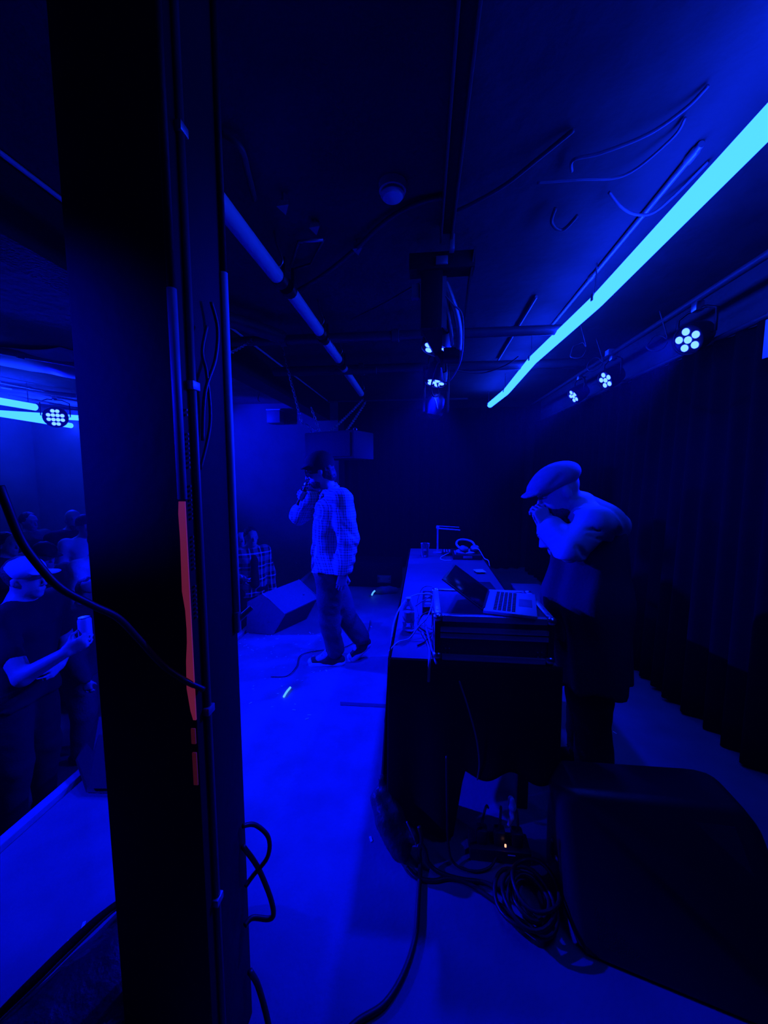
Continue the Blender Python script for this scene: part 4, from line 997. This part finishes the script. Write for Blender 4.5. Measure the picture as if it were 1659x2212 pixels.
# big monitor in the lower right corner
bs = thing('stage_monitor', 'large black stage monitor in the lower right corner, closest to the camera', 'speaker', (.8, 1.35, 0))
SA = Vector((.520, 1.155, 0.0)); SB = Vector((.500, 1.31, .445)); SC_ = Vector((1.07, 1.29, .445)); SD = Vector((1.13, .98, 0.0))
core = [SA, SD, SB, SC_, Vector((.462, 1.36, .435)), Vector((.500, 1.46, 0)), Vector((.56, 1.52, .40)), Vector((1.10, 1.50, .42)), Vector((1.16, 1.42, 0)), Vector((1.14, 1.30, .36))]
bm = bmesh.new()
for p in core: bm.verts.new(p)
bmesh.ops.convex_hull(bm, input=list(bm.verts))
bmesh.ops.dissolve_limit(bm, angle_limit=.05, verts=list(bm.verts), edges=list(bm.edges))
bmesh.ops.bevel(bm, geom=list(bm.edges), offset=.022, segments=3, profile=.6, affect='EDGES')
bm.verts.index_update(); mb = MB(); mb.add([v.co.copy() for v in bm.verts], [[v.index for v in f.verts] for f in bm.faces]); bm.free()
obj('cabinet', mb, 'black_plastic', bs, 30)
fn = (SB - SA).cross(SD - SA).normalized(); fn = fn if fn.y < 0 else -fn
def fp(u, v): return (SA * (1 - u) + SD * u) * (1 - v) + (SB * (1 - u) + SC_ * u) * v
obj('grille', MB().hull([fp(u, v) + fn * d for u in (.09, .91) for v in (.10, .90) for d in (.004, -.01)]), 'speaker_cloth', bs, 20)
c = fp(.5, .48); obj('badge', MB().box(c + fn * .006, (.09, .004, .012), .001), 'black_metal', bs)
obj('handle', MB().tube([Vector((.495, 1.34, .22)), Vector((.488, 1.35, .20)), Vector((.488, 1.355, .15)), Vector((.495, 1.36, .13))], .008, 8), 'black_metal', bs, True)
obj('handle_stud', MB().lathe((.492, 1.315, .17), [(.008, 0), (.009, .003), (.002, .007)], 10, (-1, -.3, 0)), 'steel', bs)

# backline at the back of the stage
bk = thing('amplifier', 'low black amplifier with a pale label panel at the back of the stage', 'amplifier', (-.62, 5.3, 0))
obj('cabinet', MB().b2(-1.05, -.30, 5.12, 5.55, .0, .34, .01), 'black_paint', bk)
q = Vector((-0.525, 5.110, 0.120)); obj('label_panel', MB().box(q, (.19, .006, .11), .002), 'grey_plastic', bk)
for i in range(5): obj('print_line', MB().box(q + Vector((.005 * (i % 2), -.004, .04 - i * .019)), (.15 - .02 * (i % 3), .002, .006)), 'white_plastic', bk)
obj('indicator', MB().box(Vector((-0.608, 5.110, 0.130)), (.014, .006, .05), .002), 'white_plastic', bk)
mn = thing('drum_pedal', 'low dark lump of folded cloth on the deck before the amplifier', 'cloth', (-.5, 4.85, 0))
B = Body(.05).cone((-.58, 4.85, .03), (-.36, 4.90, .03), .045, .04).cone((-.52, 4.84, .05), (-.45, 4.90, .06), .04, .03)
sdf_obj('folded_cloth', B, .014, 'carpet_cab', mn, folds(.008, 2.0))
mn.name = 'folded_cloth_pile'
single('glow_stick', MB().tube(spline([(-0.642, 4.700, 0.020), (-0.627, 4.721, 0.050), (-0.605, 4.737, 0.070)], 4), .010, 8), 'glow_stick', 'short glowing stick leaning on the folded cloth at the back', 'glow stick', smooth=True)
single('glow_stick', MB().tube(spline([(-0.954, 2.449, 0.008), (-0.954, 2.503, 0.010), (-0.949, 2.566, 0.008)], 4), .0075, 8), 'glow_stick', 'short glowing stick lying on the deck left of the table', 'glow stick', smooth=True)
single('deck_strip', MB().add([(-0.553, 2.441, 0.001), (-0.188, 2.447, 0.001), (-0.186, 2.411, 0.001), (-0.545, 2.405, 0.001), (-0.552, 2.438, 0.003), (-0.188, 2.444, 0.003), (-0.185, 2.408, 0.003), (-0.544, 2.402, 0.003)], [(0, 1, 2, 3), (4, 5, 6, 7), (0, 1, 5, 4), (1, 2, 6, 5), (2, 3, 7, 6), (3, 0, 4, 7)]), 'dark_strip', 'dark flat strip on the deck left of the table', 'tape', smooth=False)  # thin dark strip lying flat on the deck
cable('cable', [(-1.149, 2.697, 0.006), (-1.031, 2.723, 0.006), (-1.007, 2.869, 0.006), (-1.033, 3.066, 0.006), (-0.898, 3.167, 0.006), (-0.705, 3.232, 0.006), (-0.545, 3.549, 0.006), (-0.549, 3.905, 0.006)], .003, 'rubber', 'thin black lead lying on the deck around the singer\'s front shoe')
# confetti and scraps scattered on the deck
rc = random.Random(11)
cm = []
for mname, sx, sy in (('confetti_white', .014, .007), ('confetti_grey', .010, .010), ('confetti_white', .024, .009)):
    me = mesh_from('confetti', MB().box((0, 0, 0), (sx, sy, .002)).v, MB().box((0, 0, 0), (sx, sy, .002)).f, False); me.materials.append(MATS[mname]); cm.append(me)
spots = []
for i in range(120):
    x = -1.70 + .95 * rc.random() ** 1.3; y = 2.0 + 1.6 * rc.random() ** .9
    spots.append((x, y))
for (px) in ((-0.752, 2.840, 0.000), (-1.145, 3.275, 0.000), (-1.027, 3.288, 0.000), (-1.358, 3.373, 0.000), (-0.721, 2.278, 0.000), (-1.157, 2.364, 0.000), (-0.209, 1.479, 0.000), (-0.518, 3.749, 0.000), (-0.724, 2.239, 0.000), (-0.837, 2.320, 0.000), (1.158, 2.301, 0.000), (-1.776, 1.491, 0.000), (-1.152, 1.065, 0.000), (-1.159, 1.011, 0.000)): spots.append((px[0], px[1]))
for i, (x, y) in enumerate(spots):
    o = bpy.data.objects.new('confetti', cm[2 if i >= 120 else rc.randrange(2)]); C.objects.link(o)
    o.location = (x, y, .0015); o.rotation_euler = (0, 0, rc.random() * 3.14)
    tag(o, 'small pale paper scrap lying on the stage deck', 'confetti', 'paper scraps on the deck')

# under the near end of the table
bgl = thing('cloth_bundle', 'bunched dark cloth bag at the left foot of the table', 'bag', (-.08, 1.42, 0))
B = Body(.03)
B.cone((-.165, 1.50, .17), (-.13, 1.46, .13), .05, .055).cone((-.13, 1.46, .12), (-.08, 1.40, .05), .06, .045).cone((-.10, 1.44, .07), (-.03, 1.42, .09), .05, .03).cone((-.17, 1.52, .24), (-.15, 1.50, .16), .02, .035)
sdf_obj('bundle', B, .009, 'bag_nylon', bgl, folds(.009, 3.0, 1.5))
cable('tie_cord', [(-.055, 1.415, .16), (-.03, 1.40, .12), (-.015, 1.395, .08)], .003, 'grey_cable', 'pale cord tied round the cloth bag at the table foot')
cable('cable', [(-.005, 1.42, .14), (.005, 1.405, .10), (-.002, 1.395, .06), (.0, 1.385, .02), (.0, 1.34, .009), (-.005, 1.25, .009), (-.012, 1.15, .009), (-.045, 1.05, .009), (-.10, .97, .009), (-.18, .92, .009), (-.26, .84, .009)], .009, 'rubber', 'thick black cable snaking over the deck from the table foot towards the camera')
cable('cable', [(.0, 1.40, .09), (.02, 1.39, .07), (.035, 1.375, .03), (.08, 1.36, .01), (.16, 1.345, .01), (.25, 1.34, .01), (.32, 1.30, .01), (.40, 1.24, .01)], .008, 'rubber', 'black cable leading from the table foot to the coil on the right')
cable('cable', [(-.05, 1.37, .008), (-.01, 1.335, .008), (.05, 1.33, .008), (.11, 1.345, .008), (.18, 1.335, .008), (.26, 1.29, .008), (.33, 1.24, .008), (.40, 1.20, .008)], .008, 'rubber', 'black cable lying in a shallow curve before the table')
cable('cable', [(.10, 1.42, .45), (.105, 1.42, .25), (.11, 1.42, .10), (.13, 1.40, .02), (.20, 1.38, .01), (.27, 1.40, .01), (.31, 1.44, .03), (.33, 1.47, .08)], .005, 'rubber', 'thin black lead dropping from the cloth to the plugs under the table')
cable('cable', [(.15, 1.495, .72), (.19, 1.50, .60), (.225, 1.505, .47), (.24, 1.51, .36), (.235, 1.52, .28)], .0035, 'grey_plastic', 'thin grey lead hanging down the front of the black cloth')
co = thing('cable_coil', 'coil of black cable on the deck between the table and the large monitor', 'cable', (.385, 1.27, 0))
rr_ = random.Random(2)
for i in range(6):
    c0 = Vector((.385 + rr_.uniform(-.03, .03), 1.27 + rr_.uniform(-.03, .03), .012 + i * .013)); r0 = .095 + rr_.uniform(-.03, .02)
    obj('turn', MB().tube([c0 + Vector((r0 * math.cos(t) * .85, r0 * math.sin(t), .006 * math.sin(3 * t + i))) for t in [k * math.pi / 12 for k in range(24)]], .0075, 6, True), 'rubber', co, True)
pd = thing('plug_board', 'dark multi-socket board with plugs under the near end of the table', 'power strip', (.30, 1.50, 0))
obj('board', MB().b2(.20, .44, 1.43, 1.52, .0, .055, .006), 'black_plastic', pd)
for i in range(3): obj('plug', MB().box((.25 + i * .07, 1.47, .085), (.045, .045, .06), .008).tube(spline([(.25 + i * .07, 1.47, .11), (.25 + i * .07, 1.46, .15), (.27 + i * .06, 1.50, .18), (.29 + i * .05, 1.56, .12)], 4), .005, 6), 'black_plastic', pd)
obj('indicator', MB().box((0.337, 1.430, 0.081), (.007, .006, .010), .001), 'amber_led', pd)
obj('tie', MB().box((0.362, 1.430, 0.041), (.030, .004, .004), .001), 'white_cable', pd)
tr = thing('tissue', 'crumpled pale tissue hanging on the plugs under the table', 'tissue', (.37, 1.50, .12))
B = Body(.01).cone((.37, 1.50, .22), (.375, 1.495, .16), .014, .012).cone((.375, 1.49, .15), (.36, 1.485, .12), .012, .008)
sdf_obj('crumple', B, .006, 'paper', tr, folds(.006, 4.0, 3.0))

# ------------------------------------------------------------------ the singer
Jr = dict(head=(-0.815, 2.960, 1.571), neck=(-0.740, 2.980, 1.418), chest=(-0.728, 2.980, 1.227), pelvis=(-0.750, 2.980, 0.745),
          shL=(-0.612, 2.830, 1.349), shR=(-0.802, 3.130, 1.335), elL=(-0.559, 2.800, 1.063), elR=(-1.032, 3.120, 1.209), wrL=(-0.601, 2.800, 0.804), wrR=(-0.918, 3.020, 1.386),
          hipL=(-0.730, 2.900, 0.737), hipR=(-0.755, 3.060, 0.693), knL=(-0.740, 2.920, 0.401), knR=(-0.618, 3.060, 0.341), anL=(-0.705, 2.950, 0.118), anR=(-0.507, 3.070, 0.181),
          toeL=(-0.863, 2.930, 0.029), toeR=(-0.563, 3.050, 0.029))
sg = thing('person', 'man in a dark cap and checked shirt, hand with a microphone at his mouth, mid-stride', 'person', (Jr['anL'][0], 2.97, 0))
hf = Vector((-1, -.22, -.30)); f_, l_, u_ = frame(hf)
hd = Vector(Jr['head']); mouth = hd + f_ * .112 - u_ * .062
m_ax = Vector((-.45, .12, -.80)).normalized()                     # from the microphone's head to its tail
grip = mouth + m_ax * .105; h_d = Vector((-.80, -.40, .28)).normalized(); h_n = (-m_ax).cross(h_d).normalized(); h_n = h_n if h_n.y > -.2 else -h_n
Jr['wrR'] = tuple(grip - h_d * .075 - h_n * .030)
Bd = limb_body(Jr, hf, hands={'L': (Jr['wrL'], (-.15, -.05, -1), (-.3, .9, 0), .45, 1.0, 1), 'R': (Jr['wrR'], h_d, h_n, 1.05, 1.0, -1)}, hs=1.0)
sdf_obj('body', Bd, .006, 'skin_tan', sg)
hd = Vector(Jr['head'])
# cap with a stiff peak pulled low, hair below it
Bc = Body(.015); R_ = [list(f_), list(l_), list(u_)]
Bc.ell(hd - f_ * .016 + u_ * .055, (.120, .096, .105), R_).ell(hd + f_ * .075 + u_ * .058, (.062, .078, .012), R_, .012)
Bc.ell(hd - f_ * .01 - u_ * .05, (.10, .078, .080), R_, 0, 'sub')
sdf_obj('cap', Bc, .007, 'felt_black', sg)
Bh = Body(.02); Bh.ell(hd - f_ * .055 - u_ * .01, (.068, .084, .085), R_).ell(hd - f_ * .075 - u_ * .06, (.04, .06, .05), R_)
sdf_obj('hair', Bh, .008, 'hair_dark', sg, folds(.006, 5, 3))
gl = MB()
for s in (-1, 1):
    c = hd + f_ * .102 + l_ * .034 * s + u_ * .008
    gl.lathe(c, [(.024, -.003), (.027, 0), (.024, .003)], 16, f_)
    gl.tube([c + l_ * .025 * s, hd + f_ * .0 + l_ * .081 * s + u_ * .016], .003, 6)
gl.tube([hd + f_ * .104 - l_ * .010 + u_ * .012, hd + f_ * .104 + l_ * .010 + u_ * .012], .003, 6)
obj('glasses', gl, 'glasses', sg, True)
Bb = Body(.012); Bb.ell(hd + f_ * .045 - u_ * .085, (.050, .056, .042), R_).ell(hd + f_ * .09 - u_ * .062, (.014, .03, .018), R_, 0, 'sub')
sdf_obj('beard', Bb, .007, 'beard', sg, folds(.003, 2, 6))
tee = top_cloth(Jr, .81, 1.0, .016, .28, (.066, .062, .06))
sdf_obj('t_shirt', tee, .011, 'tee_white', sg)
sh_ = top_cloth(Jr, .80, 1.0, .034, 1.0, (.088, .082, .068), .05, 1.18)
# the shirt hangs open: its front edges stop short of the middle
ch = Vector(Jr['chest']); pv = Vector(Jr['pelvis'])
fr_ = Vector((-1, -.45, 0)).normalized()
fr2 = Vector((-.70, -.71, 0)).normalized()
sh_.cone(ch + fr2 * .175 + Vector((0, 0, .14)), pv + fr2 * .185 - Vector((0, 0, .35)), .034, .055, .006, 'sub')
so = sdf_obj('shirt', sh_, .008, 'plaid_shirt', sg, folds(.009, 1.3))
cl = Body(.012); nk = Vector(Jr['neck'])
for s in (-1, 1): cl.cone(nk + Vector((.045, .0, .045)), nk + fr_ * .075 + Vector((.02, .055 * s, -.035)), .020, .014).cone(nk + Vector((.055, .04 * s, .03)), nk + fr_ * .07 + Vector((.02, .07 * s, -.055)), .018, .016)
sdf_obj('collar', cl, .008, 'plaid_shirt', so)
sdf_obj('trousers', trousers(Jr, 1.0, .022, .072), .010, 'trousers_grey', sg, folds(.008, .7, 1.2))
shoe('shoe', Jr['anL'], Jr['toeL'], 0.005, sg)
shoe('shoe', Jr['anR'], Jr['toeR'], .105, sg)
mc = thing('microphone', 'dark microphone in the singer\'s hand at his mouth', 'microphone', grip)
obj('handle', MB().cyl(mouth + m_ax * .03, mouth + m_ax * .20, .018, .012, 14), 'black_metal', mc)
obj('mesh_head', MB().lathe(mouth + m_ax * .035, [(.018, 0), (.025, .010), (.026, .020), (.022, .034), (.010, .042)], 16, -m_ax), 'steel', mc)

# ------------------------------------------------------------------ the man bent over behind the table
Jd = dict(head=(0.645, 1.930, 1.465), neck=(0.763, 1.950, 1.393), chest=(0.834, 1.960, 1.270), pelvis=(0.842, 1.980, 0.933),
          shL=(0.788, 1.810, 1.325), shR=(0.839, 2.100, 1.323), elL=(0.648, 1.760, 1.205), elR=(0.711, 2.100, 1.152), wrL=(0.583, 1.860, 1.299), wrR=(0.611, 1.990, 1.276),
          hipL=(0.810, 1.890, 0.915), hipR=(0.878, 2.070, 0.854), knL=(0.833, 1.900, 0.464), knR=(0.865, 2.050, 0.376), anL=(0.873, 1.900, 0.053), anR=(0.884, 2.050, 0.005),
          toeL=(0.759, 1.880, 0.004), toeR=(0.769, 2.040, -0.050))
dj = thing('person', 'man in a flat cap and long coat, bent forward, both hands at his mouth', 'person', (.86, 1.96, 0))
hf2 = Vector((-1, -.12, -.42)); g_, m_, w_ = frame(hf2)
Bd = limb_body(Jd, hf2, hands={'L': (Jd['wrL'], (-.35, .15, .85), (-.3, .8, 0), .95, 1.0, -1), 'R': (Jd['wrR'], (-.35, -.2, .85), (-.3, -.8, 0), .95, 1.0, 1)}, build=1.05, hs=.98)
sdf_obj('body', Bd, .006, 'skin_light', dj)
hd = Vector(Jd['head']); R_ = [list(g_), list(m_), list(w_)]
Bc = Body(.02)
Bc.ell(hd - g_ * .016 + w_ * .072, (.116, .094, .066), R_).ell(hd + g_ * .055 + w_ * .058, (.080, .080, .040), R_, .03).ell(hd + g_ * .115 + w_ * .040, (.060, .066, .011), R_, .02)
Bc.ell(hd + g_ * .0 - w_ * .035, (.125, .085, .085), R_, 0, 'sub')
Bc.cone(hd + g_ * .06 + m_ * .088 + w_ * .055, hd + g_ * .0 + m_ * .098 + w_ * .085, .010, .014, .008, 'sub')
sdf_obj('flat_cap', Bc, .007, 'cap_wool', dj)
Bb = Body(.015).ell(hd + g_ * .035 - w_ * .082, (.056, .056, .050), R_).ell(hd + g_ * .085 - w_ * .065, (.018, .034, .022), R_)
sdf_obj('beard', Bb, .007, 'beard', dj, folds(.003, 2, 6))
# bright upper jacket: shoulders and sleeves; dark coat below
jk = top_cloth(Jd, 1.17, .92, .024, .95, (.072, .068, .056), .035, 1.05)
jk.cone(Vector(Jd['neck']) + Vector((.03, 0, -.02)), Vector(Jd['chest']) + Vector((.055, 0, .0)), .060, .105, .04)
# crease under the shoulder, gathers at the elbow and the loose point of the sleeve
jk.cone((0.612, 1.712, 1.279), (0.682, 1.722, 1.319), .011, .017, .006, 'sub').cone((0.682, 1.722, 1.319), (0.773, 1.728, 1.304), .017, .013, .006, 'sub')
jk.cone((0.699, 1.712, 1.289), (0.766, 1.724, 1.268), .009, .011, .005, 'sub').cone((0.576, 1.752, 1.256), (0.600, 1.722, 1.282), .011, .008, .005, 'sub')
jk.cone((0.660, 1.694, 1.247), (0.689, 1.704, 1.201), .009, .010, .005, 'sub').cone((0.566, 1.775, 1.272), (0.591, 1.745, 1.294), .009, .007, .005, 'sub')
jk.cone((0.624, 1.740, 1.221), (0.615, 1.730, 1.165), .022, .005, .012).cone((0.592, 1.800, 1.239), (0.587, 1.800, 1.200), .02, .005, .012)
jo = sdf_obj('jacket', jk, .008, 'jacket', dj, folds(.016, 2.2, .9))
cl = Body(.012); nk = Vector(Jd['neck'])
for s in (-1, 1): cl.cone(nk + Vector((.035, .02 * s, .030)), nk + Vector((-.04, .070 * s, -.035)), .022, .014)
sdf_obj('collar', cl, .009, 'jacket', jo)
ct = Body(.06); px_, py_ = .93, 1.97
pz = Vector(Jd['pelvis']); cz_ = Vector(Jd['chest'])
for s in (-1, 1):
    ct.cone(cz_ + Vector((-.01, .06 * s, -.03)), pz + Vector((-.02, .09 * s, 0)), .120, .155)
    ct.cone(pz + Vector((-.02, .10 * s, 0)), Vector((pz.x - .01, pz.y + .11 * s, .42)), .155, .165)
ct.cone(cz_ + Vector((-.13, .0, .03)), pz + Vector((-.12, -.01, .0)), .06, .11).cone(pz + Vector((-.13, -.02, .0)), Vector((pz.x - .10, pz.y, .45)), .11, .10)
ct.plane((0, 0, .46), (.10, 0, -1))
sdf_obj('coat', ct, .011, 'coat_dark', dj, hanging(.012, .4))
sdf_obj('trousers', trousers(Jd, 1.0, .03, .085), .011, 'trousers_black', dj, folds(.007, 1.9))
for e in 'LR': shoe('shoe', Jd['an' + e], (Jd['toe' + e][0], Jd['toe' + e][1], .035), .0, dj, 'canvas_black', 'rubber')
wt = Vector(Jd['wrL']) * .7 + Vector(Jd['elL']) * .3
o = obj('wristwatch', MB().lathe(Vector(Jd['wrR']) + Vector((-.02, -.05, -.02)), [(.030, -.008), (.034, -.006), (.034, .006), (.030, .008)], 16, (-.3, 0, 1)), 'steel', dj, True)
hm = thing('harmonica', 'small metal harmonica between the bent man\'s hands', 'harmonica', hd + g_ * .125 - w_ * .062)
c = hd + g_ * .122 - w_ * .062
obj('cover_plate', MB().box(c, (.026, .10, .020), .004), 'steel', hm); obj('comb', MB().box(c + Vector((.012, 0, 0)), (.012, .095, .010), .002), 'black_plastic', hm)

# ------------------------------------------------------------------ the crowd
def crowd(label, x, y, H, yaw, armL='down', armR='down', top='tee_black', sleeve=.4, skin='skin_light', hat=None, fixj=None, hair='hair_dark', legs='denim', lean=0.0, build=1.0, tilt=0.0, z0=-.65, beard=None, hairy=True, parts=True):
    J, hands, F = stand(x, y, z0, H, math.radians(yaw), lean, armL, armR, build)
    if fixj:
        J.update({k: Vector(v) for k, v in fixj.items() if k != 'handR'})
        if 'handR' in fixj: hands['R'] = (J['wrR'],) + fixj['handR']
    t = thing('person', label, 'person', (x, y, z0), 'audience')
    hf = F + Vector((0, 0, tilt)); f, l, u = frame(hf); s = H / 1.75
    sdf_obj('body', limb_body(J, hf, s=s, hands=hands, build=build, hs=s), .011, skin, t)
    hd = Vector(J['head']); R = [list(f), list(l), list(u)]
    sdf_obj('top', top_cloth(J, z0 + H * .50, build, .02, sleeve, (.075, .066, .05)), .014, top, t, folds(.006, x * 7))
    sdf_obj('trousers', trousers(J, build, .018, .06), .016, legs, t, folds(.005, y * 5))
    for e in 'LR':
        an, toe = J['an' + e], J['toe' + e]; B = Body(.02).cone((an[0] - F.x * .04, an[1] - F.y * .04, z0 + .04), (toe[0] + F.x * .03, toe[1] + F.y * .03, z0 + .035), .042, .036).cone(an, (toe[0] * .5 + an[0] * .5, toe[1] * .5 + an[1] * .5, z0 + .05), .045, .03)
        sdf_obj('shoe', B, .014, 'canvas_black', t)
    if hairy:
        B = Body(.02).ell(hd - f * .03 * s + u * .045 * s, (.098 * s, .088 * s, .098 * s), R).ell(hd + f * .075 * s - u * .05 * s, (.075 * s, .09 * s, .105 * s), R, .02, 'sub')
        sdf_obj('hair', B, .010, hair, t, folds(.004, 3, 3))
    if hat:
        B = Body(.015).ell(hd - f * .008 + u * .062 * s, (.108 * s, .092 * s, .078 * s), R)
        if hat[1]: B.ell(hd + f * .125 * s + u * .045 * s, (.075 * s, .07 * s, .010), R, .012)
        B.ell(hd - u * .055 * s, (.12, .083, .085), R, 0, 'sub')
        sdf_obj('cap', B, .010, hat[0], t)
    if beard:
        B = Body(.012).ell(hd + f * .042 * s - u * .085 * s, (.054 * s, .058 * s, .050 * s), R); sdf_obj('beard', B, .010, beard, t)
    return t, J, hands

tA, JA, hA = crowd('person in a black T-shirt and pale cap, forearm raised with a drink, nearest the stage', -2.42, 1.98, 1.70, 4, 'cross', 'drink', 'tee_black', .30, 'skin_light', ('tee_white', True), build=1.08, legs='trousers_black', lean=.06, fixj=dict(shR=(-2.32, 1.80, .73), elR=(-2.10, 1.73, .48), wrR=(-1.90, 1.80, .60), handR=((.8, .3, .5), (-.2, .9, .3), .8, 1.0, 1)))
wA = Vector(JA['wrR']) + Vector((.045, .07, .09))
dr = thing('drink_can', 'pale can held up by the person in the black T-shirt', 'can', wA)
obj('can_body', MB().lathe(wA - Vector((0, 0, .05)), [(.024, 0), (.032, .008), (.032, .11), (.026, .122)], 18), 'silver', dr); obj('can_rim', MB().lathe(wA + Vector((0, 0, .072)), [(.027, 0), (.028, .003), (.024, .004)], 18), 'steel', dr)
crowd('person with a pale visor cap looking down, in a dark hoodie by the stage edge', -2.60, 2.58, 1.40, 20, 'down', 'down', 'coat_dark', 1.0, 'skin_light', ('jacket', True), legs='trousers_grey', lean=.06, tilt=-.35, build=1.05)
crowd('person in a white shirt behind the one with the visor cap', -3.05, 3.20, 1.68, -10, 'down', 'cross', 'tee_white', .95, 'skin_tan', legs='denim', lean=.08, tilt=-.3)
crowd('bald bearded man in black at the back of the crowd', -4.30, 4.28, 1.76, -25, 'down', 'down', 'tee_black', 1.0, 'skin_light', legs='trousers_black', beard='beard', hairy=False, build=1.1)
crowd('dim head at the back left of the crowd, dark hair', -5.05, 4.40, 1.70, -5, 'down', 'cross', 'tee_grey', .4, 'skin_tan', legs='denim')
crowd('person at the far left of the crowd raising a pale phone hand', -4.05, 3.30, 1.62, 0, 'phone', 'down', 'coat_dark', 1.0, 'skin_light', legs='denim')
crowd('person in a pale shirt half hidden by the left edge of the column', -3.85, 3.98, 1.72, -30, 'up', 'down', 'tee_white', .35, 'skin_light', ('felt_black', False), legs='trousers_grey')
crowd('person in a grey top with a dark cap in the middle of the crowd', -3.38, 3.05, 1.58, -12, 'cross', 'down', 'tee_grey', .95, 'skin_tan', ('felt_black', True), legs='denim', tilt=-.2)
tW, JW, hW = crowd('woman in an open checked shirt standing beyond the stage monitor', -1.98, 4.20, 1.58, -48, 'down', 'drink', 'plaid_crowd', .95, 'skin_light', legs='trousers_black', tilt=.05, build=.92)
hd = Vector(JW['head']); F = Vector((math.cos(math.radians(-52)), math.sin(math.radians(-52)), 0))
B = Body(.02).cone(hd - F * .06 + Vector((0, 0, .0)), hd - F * .08 - Vector((0, 0, .20)), .070, .05)
sdf_obj('long_hair', B, .012, 'hair_dark', tW, folds(.005, 2, 3))
cw = Vector(JW['chest']); pw = Vector(JW['pelvis'])
B = Body(.03).cone(cw + F * .115 + Vector((0, 0, .02)), pw + F * .125 + Vector((0, 0, .10)), .035, .055).cone(cw + F * .10 + Vector((0, 0, .06)), cw + F * .115, .03, .04)
sdf_obj('inner_top', B, .010, 'tee_black', tW)
crowd('dim person behind the woman in the checked shirt, beside the column', -2.30, 4.55, 1.50, -40, 'down', 'down', 'tee_grey', .4, 'skin_tan', legs='denim')
